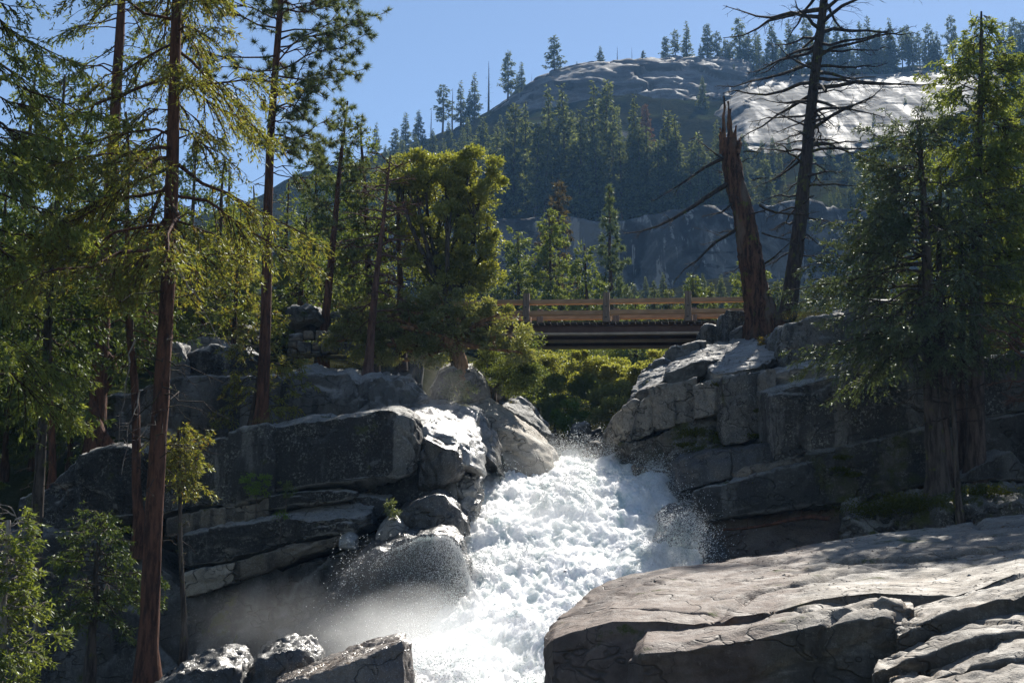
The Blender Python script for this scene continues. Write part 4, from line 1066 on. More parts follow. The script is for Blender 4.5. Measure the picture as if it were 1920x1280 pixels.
M['foam'] = foam_mat('white_water', 1.0, 0.7)
M['droplet'] = foam_mat('droplet', 0.0)
ROWS = [(852, 50.5, [905, 950, 1000, 1060, 1120, 1190]),
        (872, 47.0, [893, 945, 1005, 1075, 1150, 1235]),
        (905, 44.2, [882, 940, 1010, 1090, 1170, 1270]),
        (945, 42.0, [866, 930, 1015, 1100, 1190, 1290]),
        (985, 40.2, [835, 905, 1010, 1110, 1200, 1310]),
        (1040, 38.2, [818, 900, 1000, 1100, 1195, 1330]),
        (1090, 36.2, [835, 905, 990, 1080, 1160, 1240]),
        (1150, 33.8, [820, 890, 970, 1050, 1110, 1170]),
        (1220, 31.2, [775, 850, 930, 1000, 1050, 1090]),
        (1310, 28.4, [700, 800, 890, 960, 1010, 1050]),
        (1450, 25, [600, 760, 880, 960, 1030, 1080])]
LIFT = np.array([0.0, 0.10, 0.18, 0.18, 0.1, -0.25])
Cw = np.array([[P(x, py, Y) + np.array((0, 0, l)) for (py, Y, xs) in ROWS] for l, *_ in [(0,)] for x in [0]]) if False else \
    np.array([[P(xs[i], py, Y) + np.array((0, 0, LIFT[i])) for (py, Y, xs) in ROWS] for i in range(6)])
Gw = resample(resample(Cw, 0, [34] * 5), 1, [60] * 10)
Gw = gauss(gauss(Gw, 1, 22, False), 0, 14, False)
Nw = grid_normals(Gw, False).reshape(-1, 3)
pw = Gw.reshape(-1, 3)
flow = np.array((1.0, 0.62, 0.9))
gu, gv = np.meshgrid(np.arange(Gw.shape[0]) / 34.0, np.arange(Gw.shape[1]) / 60.0, indexing='ij')
gs = np.stack([gu.ravel() * 5.0, gv.ravel() * 2.6, 0 * gu.ravel()], -1)            # along the flow
gs = gs + 0.5 * np.stack([fbm(pw * 0.9, 2, 231), fbm(pw * 0.9, 2, 233), 0 * gu.ravel()], -1)
churn = np.clip(fbm(gs * 0.42, 3, 241) * 1.6 + 0.62, 0.0, 1.0)
d_w = 0.42 * fbm(pw * flow * 0.5, 2, 201) + 0.16 * fbm(gs, 3, 207) + 0.06 * fbm(gs * 2.9, 3, 208) + (0.3 + 0.7 * churn) * (0.05 * fbm(pw * flow * 1.7, 3, 205, billow=True) + 0.05 * fbm(pw * 4.2, 4, 211) + 0.06 * fbm(pw * 13, 3, 215))
pw2 = pw + Nw * d_w[:, None] + np.stack([0.25 * fbm(pw * 1.3, 2, 221), 0.25 * fbm(pw * 1.3, 2, 223), 0 * d_w], -1)
water = obj('water', make_mesh('water', pw2, grid_faces(Gw.shape[0], Gw.shape[1]), M['foam']))
at_ = water.data.attributes.new('churn', 'FLOAT', 'POINT')
at_.data.foreach_set('value', churn.astype(np.float32))
tag(water, kind='structure')

rg = np.random.default_rng(77)
OCT = np.array([(1, 0, 0), (-1, 0, 0), (0, 1, 0), (0, -1, 0), (0, 0, 1), (0, 0, -1)], float)
OCF = np.array([(0, 2, 4), (2, 1, 4), (1, 3, 4), (3, 0, 4), (2, 0, 5), (1, 2, 5), (3, 1, 5), (0, 3, 5)])
TET = np.array([(1, 1, 1), (-1, -1, 1), (-1, 1, -1), (1, -1, -1)], float) * 0.7
TEF = np.array([(0, 1, 2), (0, 3, 1), (0, 2, 3), (1, 3, 2)])


def droplets(name, pos, size, label, mat, stretch=None):
    n = len(pos)
    q = rg.normal(size=(n, 3, 3))
    u, _, vt = np.linalg.svd(q)
    R = u @ vt
    sc = np.stack([np.ones(n), np.ones(n), 1 + rg.random(n)], -1)
    V = np.einsum('nij,kj,nj->nki', R, TET, sc) * size[:, None, None] + pos[:, None, :]
    F = (np.arange(n) * 4)[:, None, None] + TEF[None]
    o = obj(name, make_mesh(name, V.reshape(-1, 3), F.reshape(-1, 3), mat, smooth=True))
    tag(o, label, 'spray', None, 'stuff')
    return o


def throw(src, vel, spread, n, steps=6, tmax=0.5):
    """Strings of drops on ballistic arcs from source points."""
    k = rg.integers(0, len(src), n)
    v = vel[k] + rg.normal(size=(n, 3)) * spread
    tt = rg.random((n, steps)) ** 1.3 * tmax
    p = src[k][:, None, :] + v[:, None, :] * tt[..., None] + np.array((0, 0, -4.9)) * tt[..., None] ** 2
    p += rg.normal(size=p.shape) * 0.035
    return p.reshape(-1, 3)


ii = np.arange(len(pw2))
bumps = ii[d_w > np.quantile(d_w, 0.72)]
vflow = np.zeros_like(pw2)
vflow[:] = (0.15, -1.6, 1.3)
pts = throw(pw2[bumps], vflow[bumps], np.array((0.9, 0.9, 0.9)), 6500, 5, 0.45)
droplets('spray', pts, 0.005 + 0.013 * rg.random(len(pts)) ** 2.5, 'white drops thrown up from the boiling rapids', M['droplet'])
nv = Gw.shape[1]
edge_r = np.concatenate([np.arange(nv)[10:330] + (Gw.shape[0] - 1 - r) * nv for r in range(0, 22)])
edge_l = np.concatenate([np.arange(nv)[40:480] + r * nv for r in range(0, 20)])
top = np.concatenate([np.arange(0, 60) + r * nv for r in range(40, Gw.shape[0])])
p1 = throw(pw2[edge_r], vflow[edge_r] + np.array((0.5, 0.2, 0.8)), np.array((0.9, 0.7, 0.9)), 3300, 6, 0.5)
p2 = throw(pw2[edge_l], vflow[edge_l] + np.array((-1.0, 0, 0.2)), np.array((1.2, 0.7, 0.8)), 3600, 6, 0.55)
p3 = throw(pw2[top], vflow[top] + np.array((0.2, 1.0, 1.4)), np.array((0.8, 0.6, 1.0)), 3000, 7, 0.5)
p4s = np.array([P(x, y, 34.2) for x, y in zip(880 - 240 * rg.random(900) ** 1.6, rg.uniform(1000, 1090, 900))])
p4 = throw(p4s, np.tile((-0.9, -0.6, -0.4), (900, 1)), np.array((0.6, 0.3, 0.5)), 700, 6, 0.7)
p5s = np.array([P(x, y, 37.0) for x, y in zip(rg.uniform(1200, 1310, 500), rg.uniform(960, 1060, 500))])
p5 = throw(p5s, np.tile((0.5, -0.6, 0.8), (500, 1)), np.array((0.8, 0.4, 0.9)), 1800, 6, 0.5)
pts = np.concatenate([p1, p2, p3, p4, p5])
droplets('spray', pts, 0.004 + 0.011 * rg.random(len(pts)) ** 3, 'flying drops along the edges and top of the rapids', M['droplet'])

# ------------------------------------------------------------------ trees: geometry
UP = np.array((0.0, 0.0, 1.0))


def tubes(Pt, R, k=5, close=False):
    """Many tubes at once: Pt (b, n, 3), R (b, n)."""
    b, n, _ = Pt.shape
    T = nrm(np.gradient(Pt, axis=1))
    ref = np.where(np.abs(T[..., 2:3]) > 0.9, np.array((1.0, 0, 0)), UP)
    A = nrm(np.cross(ref, T))
    B = np.cross(T, A)
    a = np.arange(k) * 2 * np.pi / k
    V = Pt[:, :, None] + R[:, :, None, None] * (np.cos(a)[:, None] * A[:, :, None] + np.sin(a)[:, None] * B[:, :, None])
    i = np.arange(b)[:, None, None] * n * k
    j = np.arange(n - 1)[None, :, None] * k
    c = np.arange(k)[None, None, :]
    c2 = (c + 1) % k
    F = np.stack([i + j + c, i + j + c2, i + j + k + c2, i + j + k + c], -1).reshape(-1, 4)
    return V.reshape(-1, 3), F


def join(parts):
    V, F, n = [], [], 0
    for v, f in parts:
        V.append(v)
        F.append(np.asarray(f) + n)
        n += len(v)
    if not V:
        return None
    ars = sorted({f.shape[1] for f in F})
    return np.concatenate(V), [np.concatenate([f for f in F if f.shape[1] == a]) for a in ars]


def rhombs(rg, pos, d, l, w, flat=0.6):
    """Leaf-like rhombi."""
    n = len(pos)
    side = nrm(np.cross(d, UP + rg.normal(size=(n, 3)) * flat))
    l = np.broadcast_to(l, (n,))[:, None]
    w = np.broadcast_to(w, (n,))[:, None]
    V = np.stack([pos, pos + d * l * 0.45 + side * w * .5, pos + d * l, pos + d * l * 0.45 - side * w * .5], 1)
    return V.reshape(-1, 3), np.arange(4 * n).reshape(-1, 4)


def needles(rg, pos, d, l, w):
    n = len(pos)
    side = nrm(np.cross(d, rg.normal(size=(n, 3))))
    l = np.broadcast_to(l, (n,))[:, None]
    w = np.broadcast_to(w, (n,))[:, None]
    V = np.stack([pos - side * w * .5, pos + side * w * .5, pos + d * l], 1)
    return V.reshape(-1, 3), np.arange(3 * n).reshape(-1, 3)


def trunk_axis(rg, base, top, n=26, wob=0.12):
    t = np.linspace(0, 1, n)[:, None]
    A = base * (1 - t) + top * t
    w = np.stack([gauss(rg.normal(size=(n, 1)), 0, 3, False)[:, 0], gauss(rg.normal(size=(n, 1)), 0, 3, False)[:, 0], np.zeros(n)], -1) * wob
    return A + w * np.sin(np.pi * t)


def at_axis(A, t):
    x = np.clip(t, 0, 1) * (len(A) - 1)
    i = np.minimum(x.astype(int), len(A) - 2)
    f = (x - i)[..., None]
    return A[i] * (1 - f) + A[i + 1] * f


def trunk_geo(rg, A, r0, r1, k=12, flare=0.5, power=0.85, rough=0.05, rings=40):
    t = np.linspace(0, 1, rings)
    A2 = at_axis(A, t)
    A2 = np.concatenate([A2[:1] - np.array((0, 0, 0.9)), A2])
    R = r1 + (r0 - r1) * (1 - t) ** power
    hgt = np.linalg.norm(A2[1:] - A2[1], axis=1)
    R = R * (1 + flare * np.exp(-hgt / (2.2 * r0)))
    R = np.concatenate([[R[0] * 1.2], R])
    V, F = tubes(A2[None], R[None], k)
    N = V - np.repeat(A2, k, 0)
    q = V * np.array((1, 1, 0.22)) / max(r0, 0.05)
    V = V + N * (rough * (2.2 * fbm(q * 1.6, 3, int(rg.integers(0, 90))) + 0.5 * rg.normal(size=len(V))))[:, None]
    return V, F


def limb_set(rg, A, n, cb, ct, Rc, prof, e_lo, e_hi, sag, tip=0.15, azf=None, nseg=7, jit=0.5, wob=0.05):
    t = cb + (ct - cb) * (np.arange(n) + rg.random(n)) / n
    tt = (t - cb) / max(1e-6, ct - cb)
    az = np.arange(n) * 2.39996 + rg.normal(size=n) * 0.6
    if azf is not None:
        az = azf(rg, n, az)
    L = Rc * prof(tt) * (1 - jit + jit * rg.random(n) * 1.4)
    e0 = e_lo + (e_hi - e_lo) * tt + rg.normal(size=n) * 0.14
    s = np.linspace(0, 1, nseg)[None, :]
    rad = np.stack([np.cos(az), np.sin(az), np.zeros(n)], -1)
    h = s * np.cos(e0)[:, None]
    v = s * np.sin(e0)[:, None] - sag * s ** 2 + tip * s ** 3.2
    b = at_axis(A, t)
    LP = b[:, None] + L[:, None, None] * (h[..., None] * rad[:, None] + v[..., None] * UP)
    w = np.cumsum(rg.normal(size=(n, nseg, 3)), 1) * wob
    w[:, 0] = 0
    LP = LP + w * (L[:, None, None] ** 0.7)
    return LP, L, t


def on_limb(LP, idx, s):
    n = LP.shape[1]
    x = s * (n - 1)
    i = np.minimum(x.astype(int), n - 2)
    f = (x - i)[:, None]
    p = LP[idx, i] * (1 - f) + LP[idx, i + 1] * f
    return p, nrm(LP[idx, i + 1] - LP[idx, i])


def branchlets(rg, LP, L, dens, s0, lfac, fwd=0.55, down=0.25, lmin=0.12):
    cnt = np.maximum(1, np.ceil(L * dens * (1 - s0))).astype(int)
    idx = np.repeat(np.arange(len(L)), cnt)
    s = s0 + (1 - s0) * rg.random(len(idx)) ** 0.85
    p, T = on_limb(LP, idx, s)
    side = nrm(np.cross(T, UP)) * np.where(rg.random(len(idx)) < 0.5, 1, -1)[:, None]
    d = nrm(T * (fwd + 0.35 * rg.random((len(idx), 1))) + side * (0.35 + 0.5 * rg.random((len(idx), 1))) + UP * (-down + 0.3 * rg.normal(size=(len(idx), 1))))
    l = lmin + lfac * np.minimum(L[idx], 3.5) ** 0.75 * (1.15 - s) * (0.6 + 0.7 * rg.random(len(idx)))
    return p, d, l, idx, s


def curve3(p, d, l, droop):
    t = np.array((0, 0.5, 1.0))[None, :, None]
    return p[:, None] + d[:, None] * l[:, None, None] * t - UP * (droop * l[:, None, None] * t ** 2)


def leaf_pack(rg, p, d, l, dens, ll, lw, droop, spread=0.55, flat=0.6, start=0.1):
    cnt = np.maximum(1, np.round(l * dens)).astype(int)
    i = np.repeat(np.arange(len(l)), cnt)
    t = start + (1.05 - start) * rg.random(len(i))
    pos = p[i] + d[i] * (l[i] * t)[:, None] - UP * (droop * l[i] * t ** 2)[:, None]
    dd = nrm(d[i] + rg.normal(size=(len(i), 3)) * spread - UP * 0.25)
    return rhombs(rg, pos, dd, ll * (0.6 + 0.8 * rg.random(len(i))), lw * (0.7 + 0.6 * rg.random(len(i))), flat)


def tuft_pack(rg, p, d, l, n_t, ll, lw, per=2, droop=0.1):
    """Pine needle tufts at the outer part of each branchlet."""
    i = np.repeat(np.arange(len(l)), per)
    t = 0.55 + 0.45 * rg.random(len(i))
    t[::per] = 1.0
    c = p[i] + d[i] * (l[i] * t)[:, None] - UP * (droop * l[i] * t ** 2)[:, None]
    j = np.repeat(np.arange(len(i)), n_t)
    dd = nrm(nrm(rg.normal(size=(len(j), 3))) + d[i][j] * 0.55 + UP * 0.15)
    return needles(rg, c[j], dd, ll * (0.7 + 0.5 * rg.random(len(j))), lw)


cone = lambda tt: np.clip(1.015 - tt, 0.02, 1) ** 1.05
old = lambda tt: np.clip(np.minimum(1.0, 0.55 + 2.2 * tt) * np.clip(1.05 - tt, 0, 1) ** 0.6, 0.1, 1)
tube_p = lambda tt: np.clip(np.minimum(1.0, 0.7 + 1.2 * tt) * np.clip(1.03 - tt, 0, 1) ** 0.45, 0.08, 1)
spind = lambda tt: np.clip(np.sin(np.pi * np.clip(tt * 0.82 + 0.18, 0, 1)) ** 0.8, 0.12, 1)


def conifer(name, label, cat, base, top, r0, Rc, n, cb, leafm, barkm, seed, style='fir', prof=old, e=(-0.15, 0.5), sag=0.25, tip=0.2, ct=0.99,
            dens=5.0, s0=0.2, lfac=0.33, ld=26, ll=0.10, lw=0.03, droop=0.25, azf=None, group=None, r1=0.03, twigs=True, jit=0.5, wob=0.12, dead=None, limb_r=0.018, k=12, tn=16, per=2, parent_only=False, extra=None):
    rg = np.random.default_rng(seed)
    b, tp = P(*base) if len(base) == 3 and not isinstance(base, np.ndarray) else base, P(*top) if not isinstance(top, np.ndarray) else top
    A = trunk_axis(rg, np.zeros(3), tp - b, 26, wob)
    if style == 'fir':
        ll, lw, ld, dens, limb_r = ll * 1.35, lw * 1.25, ld * 1.25, dens * 1.5, limb_r * 0.75
    else:
        lw, dens, limb_r = lw * 1.5, dens * 1.5, limb_r * 0.8
    root = thing(name, label, cat, b, group)
    obj('trunk', make_mesh('trunk', *trunk_geo(rg, A, r0, r1, k), barkm), root)
    limbs, leaves, bare = [], [], []
    LP, L, t = limb_set(rg, A, n, cb, ct, Rc, prof, e[0], e[1], sag, tip, azf, jit=jit)
    if extra:
        for ex in extra:      # hand-placed limbs: list of survey points
            q = np.array([P(*w) for w in ex]) - b
            x = np.linspace(0, len(q) - 1, 7)
            i = np.minimum(x.astype(int), len(q) - 2)
            q = q[i] * (1 - (x - i))[:, None] + q[i + 1] * (x - i)[:, None]
            LP = np.concatenate([LP, q[None]])
            L = np.append(L, np.linalg.norm(q[-1] - q[0]))
    LR = (limb_r * np.maximum(L, 0.4) ** 0.8)[:, None] * (1.05 - 0.9 * np.linspace(0, 1, LP.shape[1]))[None]
    limbs.append(tubes(LP, LR, 5))
    p, d, l, idx, s = branchlets(rg, LP, L, dens, s0, lfac)
    if twigs:
        c3 = curve3(p, d, l, droop)
        limbs.append(tubes(c3, np.tile(np.array((0.008, 0.006, 0.003)), (len(l), 1)) * (1 + (s < .5))[:, None] * (ll / 0.1) ** .5, 3))
    if style == 'fir':
        # side sprays off each branchlet, then leaves on both
        leaves.append(leaf_pack(rg, p, d, l, ld, ll, lw, droop))
        m = 2
        i2 = np.repeat(np.arange(len(l)), m)
        ts = 0.25 + 0.6 * rg.random(len(i2))
        p2 = p[i2] + d[i2] * (l[i2] * ts)[:, None] - UP * (droop * l[i2] * ts ** 2)[:, None]
        d2 = nrm(d[i2] + nrm(np.cross(d[i2], UP)) * np.where(rg.random(len(i2)) < .5, 1, -1)[:, None] * 0.8 + rg.normal(size=(len(i2), 3)) * 0.2 - UP * 0.15)
        leaves.append(leaf_pack(rg, p2, d2, l[i2] * 0.5, ld, ll, lw, droop))
    elif style == 'pine':
        leaves.append(tuft_pack(rg, p, d, l, tn, ll, lw, per))
    if dead:
        nd, c0, c1, Rd = dead
        LP, L, t = limb_set(rg, A, nd, c0, c1, Rd, lambda q: 0.5 + 0.5 * rg.random(len(q)), -0.3, 0.0, 0.25, 0.1, None, jit=0.6, wob=0.09)
        bare.append(tubes(LP, (0.012 * L ** .5)[:, None] * (1.05 - np.linspace(0, 1, 7))[None] + 0.003, 4))
        p, d, l, idx, s = branchlets(rg, LP, L, 3.5, 0.3, 0.28, down=0.3)
        bare.append(tubes(curve3(p, d, l, 0.35), np.tile(np.array((0.006, 0.005, 0.002)), (len(l), 1)), 3))
    tag(obj('branches', make_mesh('branches', *join(limbs), barkm), root), kind='stuff')
    if bare:
        tag(obj('dead_branches', make_mesh('dead_branches', *join(bare), M['bark_dead']), root), kind='stuff')
    if leaves:
        tag(obj('crown', make_mesh('crown', *join(leaves), leafm, smooth=False), root), kind='stuff')
    return root


def bare_tree(name, label, base, top, r0, r1, specs, barkm, seed, Rtw=0.30, cat='dead tree', wob=0.1, twig=3.0, k=14, limbs=None, flare=0.5, sub=True, rugged=0.05, split=False):
    """Dead tree: trunk, curved bare limbs, side twigs with finer twigs."""
    rg = np.random.default_rng(seed)
    b, tp = P(*base), P(*top)
    A = trunk_axis(rg, np.zeros(3), tp - b, 26, wob)
    root = thing(name, label, cat, b)
    V, F = trunk_geo(rg, A, r0, r1, k, flare, rough=rugged, rings=70)
    obj('trunk', make_mesh('trunk', V, F, barkm), root)
    sets = []
    for (n, c0, c1, Rc, e0, e1, sag, tip) in specs:
        LP, L, t = limb_set(rg, A, n, c0, c1, Rc, lambda q: 0.6 + 0.4 * np.sin(np.pi * q), e0, e1, sag, tip, None, jit=0.45, wob=0.035)
        sets.append((LP, L))
    for ex in limbs or []:
        q = np.array([P(*w) for w in ex]) - b
        x = np.linspace(0, len(q) - 1, 7)
        i = np.minimum(x.astype(int), len(q) - 2)
        q = q[i] * (1 - (x - i))[:, None] + q[i + 1] * (x - i)[:, None]
        q = gauss(q, 0, 0.7, False)
        q[1:] += np.cumsum(rg.normal(size=(6, 3)), 0) * 0.025 * np.linalg.norm(q[-1] - q[0]) ** .6
        sets.append((q[None], np.array([np.linalg.norm(q[-1] - q[0])])))
    LP = np.concatenate([s_[0] for s_ in sets])
    L = np.concatenate([s_[1] for s_ in sets])
    k5 = tubes(LP, (0.028 * L ** .75)[:, None] * (1.05 - 0.93 * np.linspace(0, 1, 7))[None] + 0.004, 5)
    p, d, l, idx, s = branchlets(rg, LP, L, twig, 0.2, Rtw, down=0.1)
    tw = tubes(curve3(p, d, l, 0.1), np.tile(np.array((0.014, 0.010, 0.004)), (len(l), 1)), 3)
    own = [(k5[0], 35, np.arange(len(L))), (tw[0], 9, idx)]
    if sub:
        i2 = np.repeat(np.arange(len(l)), 4)
        ts = 0.3 + 0.7 * rg.random(len(i2))
        p2 = p[i2] + d[i2] * (l[i2] * ts)[:, None] - UP * (0.1 * l[i2] * ts ** 2)[:, None]
        d2 = nrm(d[i2] + rg.normal(size=(len(i2), 3)) * 0.55)
        fine = tubes(curve3(p2, d2, l[i2] * (0.25 + 0.3 * rg.random(len(i2))), 0.1), np.tile(np.array((0.007, 0.005, 0.003)), (len(i2), 1)), 3)
        own.append((fine[0], 9, idx[i2]))
    bm = M['bark_dead'] if barkm is not M['twig_pale'] and barkm is not M['twig_red'] else barkm
    if split:                                       # every limb a part of its own, with its twigs
        f35, f9 = tubes(np.zeros((1, 7, 3)) + np.arange(7)[None, :, None], np.ones((1, 7)), 5)[1], tubes(np.zeros((1, 3, 3)) + np.arange(3)[None, :, None], np.ones((1, 3)), 3)[1]
        for q in range(len(L)):
            parts = []
            for V, per, o_ in own:
                w = np.nonzero(o_ == q)[0]
                for z in w:
                    parts.append((V[z * per:(z + 1) * per], f35 if per == 35 else f9))
            V, F = join(parts)
            c0 = LP[q, 0]
            obj('limb', make_mesh('limb', V - c0, F, bm), root, tuple(c0))
    else:
        o = obj('branches', make_mesh('branches', *join([k5, tw] + ([fine] if sub else [])), bm), root)
        o['kind'] = 'stuff'
    return root


def broadleaf(name, label, cat, base, blobs, leafm, barkm, seed, nleaf=20000, ll=0.09, lw=0.05, clump=0.33, r0=0.25, fork=None, sub_dens=9.0, group=None, trunk=None, gloss_up=0.35, flatz=0.8):
    """Crown made of many leaf clumps spread over blobs (px, py, Y, radius m), limbs from the trunk to each blob."""
    rg = np.random.default_rng(seed)
    b = P(*base) if not isinstance(base, np.ndarray) else base
    B = [(P(x, y, Y) - b, r) for x, y, Y, r in blobs]
    root = thing(name, label, cat, b, group)
    fk = (P(*fork) - b) if fork else np.mean([c for c, r in B], 0) * np.array((0.5, 0.5, 0.45))
    G = []
    tr = [np.zeros(3)] + [P(*q) - b for q in (trunk or [])] + [fk]
    q = np.array(tr)
    x = np.linspace(0, len(q) - 1, 9)
    i = np.minimum(x.astype(int), len(q) - 2)
    q = q[i] * (1 - (x - i))[:, None] + q[i + 1] * (x - i)[:, None]
    q = gauss(q, 0, 0.8, False)
    q = np.concatenate([q[:1] - np.array((0, 0, .5)), q])
    R = np.linspace(r0, r0 * 0.6, len(q))
    R[0] *= 1.5
    tv = tubes(q[None], R[None], 9)
    obj('trunk', make_mesh('trunk', tv[0] + rg.normal(size=tv[0].shape) * r0 * .06, tv[1], barkm), root)
    cl_p, cl_o = [], []
    lines, lr = [], []
    for c, r in B:
        s = np.linspace(0, 1, 7)[:, None]
        mid = (fk + c) / 2 + rg.normal(size=3) * 0.15 * np.linalg.norm(c - fk) + np.array((0, 0, -0.1 * r))
        ln = fk * (1 - s) ** 2 + 2 * mid * s * (1 - s) + c * s ** 2
        lines.append(ln)
        lr.append(np.linspace(r0 * 0.45, r0 * 0.12, 7))
        n = max(5, int(sub_dens * r * r))
        dv = nrm(rg.normal(size=(n, 3)))
        rr = r * (0.45 + 0.6 * rg.random(n) ** 0.6)
        pts_ = c + dv * rr[:, None] * np.array((1, 1, flatz))
        cl_p.append(pts_)
        cl_o.append(dv)
        for kk in range(0, n, 2):
            e2 = pts_[kk]
            st_ = ln[4 + kk % 3]
            md = (st_ + e2) / 2 + rg.normal(size=3) * 0.12 * r
            lines.append(st_ * (1 - s) ** 2 + 2 * md * s * (1 - s) + e2 * s ** 2)
            lr.append(np.linspace(r0 * 0.13, 0.006, 7))
    G.append(tubes(np.array(lines), np.array(lr), 5))
    tag(obj('branches', make_mesh('branches', *join(G), barkm), root), kind='stuff')
    cp, co = np.concatenate(cl_p), np.concatenate(cl_o)
    wgt = 0.35 + rg.random(len(cp))
    k = rg.choice(len(cp), nleaf, p=wgt / wgt.sum())
    off = nrm(rg.normal(size=(nleaf, 3))) * (rg.random(nleaf) ** 0.45)[:, None] * clump * (0.55 + 0.9 * rg.random(len(cp)))[k][:, None] * np.array((1.15, 1.15, 0.75))
    pos = cp[k] + off
    dd = nrm(co[k] * 0.4 + off / clump * 0.5 + rg.normal(size=(nleaf, 3)) * 0.6 + UP * gloss_up * .3)
    V, F = rhombs(rg, pos, dd, ll * (0.6 + 0.8 * rg.random(nleaf)), lw * (0.6 + 0.8 * rg.random(nleaf)), 0.9)
    tag(obj('crown', make_mesh('crown', V, F, leafm, smooth=False), root), kind='stuff')
    return root


# ------------------------------------------------------------------ far conifers of the hill: a few grown once, then copied one by one
def far_proto(seed, kind):
    rg = np.random.default_rng(seed)
    H = 10.0
    A = trunk_axis(rg, np.zeros(3), np.array((0, 0, H)), 14, 0.10)
    pr = {'full': cone, 'slim': lambda t: cone(t) * 0.62, 'open': old, 'ragged': lambda t: old(t) * (0.5 + 0.6 * rg.random(len(t))), 'dead': lambda t: cone(t) * 0.7}[kind]
    cb = {'full': 0.06, 'slim': 0.12, 'open': 0.22, 'ragged': 0.3, 'dead': 0.2}[kind]
    n = {'full': 120, 'slim': 105, 'open': 85, 'ragged': 60, 'dead': 34}[kind]
    Rc = {'full': 1.9, 'slim': 1.9, 'open': 1.6, 'ragged': 1.8, 'dead': 1.1}[kind]
    LP, L, t = limb_set(rg, A, n, cb, 0.985, Rc, pr, -0.25, 0.75, 0.22, 0.15, jit=0.5)
    tr = trunk_geo(rg, A, 0.15, 0.015, 7, 0.3)
    G = [tubes(LP, (0.022 * L ** .6)[:, None] * (1.05 - 0.9 * np.linspace(0, 1, 7))[None], 3)]
    if kind == 'dead':
        p, d, l, idx, s = branchlets(rg, LP, L, 5, 0.2, 0.25)
        G.append(tubes(curve3(p, d, l, 0.1), np.tile(np.array((0.012, 0.009, 0.005)), (len(l), 1)), 3))
        return make_mesh('trunk', *join([tr]), M['bark_far']), make_mesh('branches', *join(G), M['bark_far']), None
    p, d, l, idx, s = branchlets(rg, LP, L, 11, 0.10, 0.30)
    V = leaf_pack(rg, p, d, l, 15, 0.33, 0.14, 0.3, 0.5, 0.7)
    return make_mesh('trunk', *join([tr]), M['bark_far']), make_mesh('branches', *join(G), M['bark_far']), make_mesh('crown', *V, M['leaf_far'], smooth=False)


M['bark_far'] = bark('bark_far', (0.10, 0.075, 0.06), (0.045, 0.034, 0.028))
PROTO = {}
for i, kd in enumerate(['full', 'full', 'full', 'slim', 'slim', 'slim', 'open', 'open', 'ragged', 'ragged', 'dead', 'dead']):
    PROTO.setdefault(kd, []).append(far_proto(300 + i, kd))
rgh = np.random.default_rng(55)


def far_tree(name, label, cat, pos, H, kind, group=None, wide=1.0, variant=None, lean=0.0):
    pr = PROTO[kind]
    tr, br, cr = pr[(variant if variant is not None else rgh.integers(0, len(pr))) % len(pr)]
    root = thing(name, label, cat, pos, group)
    sc = H / 10.0
    root.scale = (sc * wide, sc * wide, sc)
    root.rotation_euler = (lean * rgh.normal() * .03, lean * rgh.normal() * .03, rgh.random() * 6.28)
    obj('trunk', tr, root)
    tag(obj('branches', br, root), kind='stuff')
    if cr is not None:
        tag(obj('crown', cr, root), kind='stuff')
    return root


def height_for(pos, pxh):
    """Real height that a thing standing at pos needs to span pxh picture pixels."""
    return pxh * pos[1] / (FPX * (CT ** 1)) * (1.0 + (pos[2] / pos[1]) * ST) * 0.97


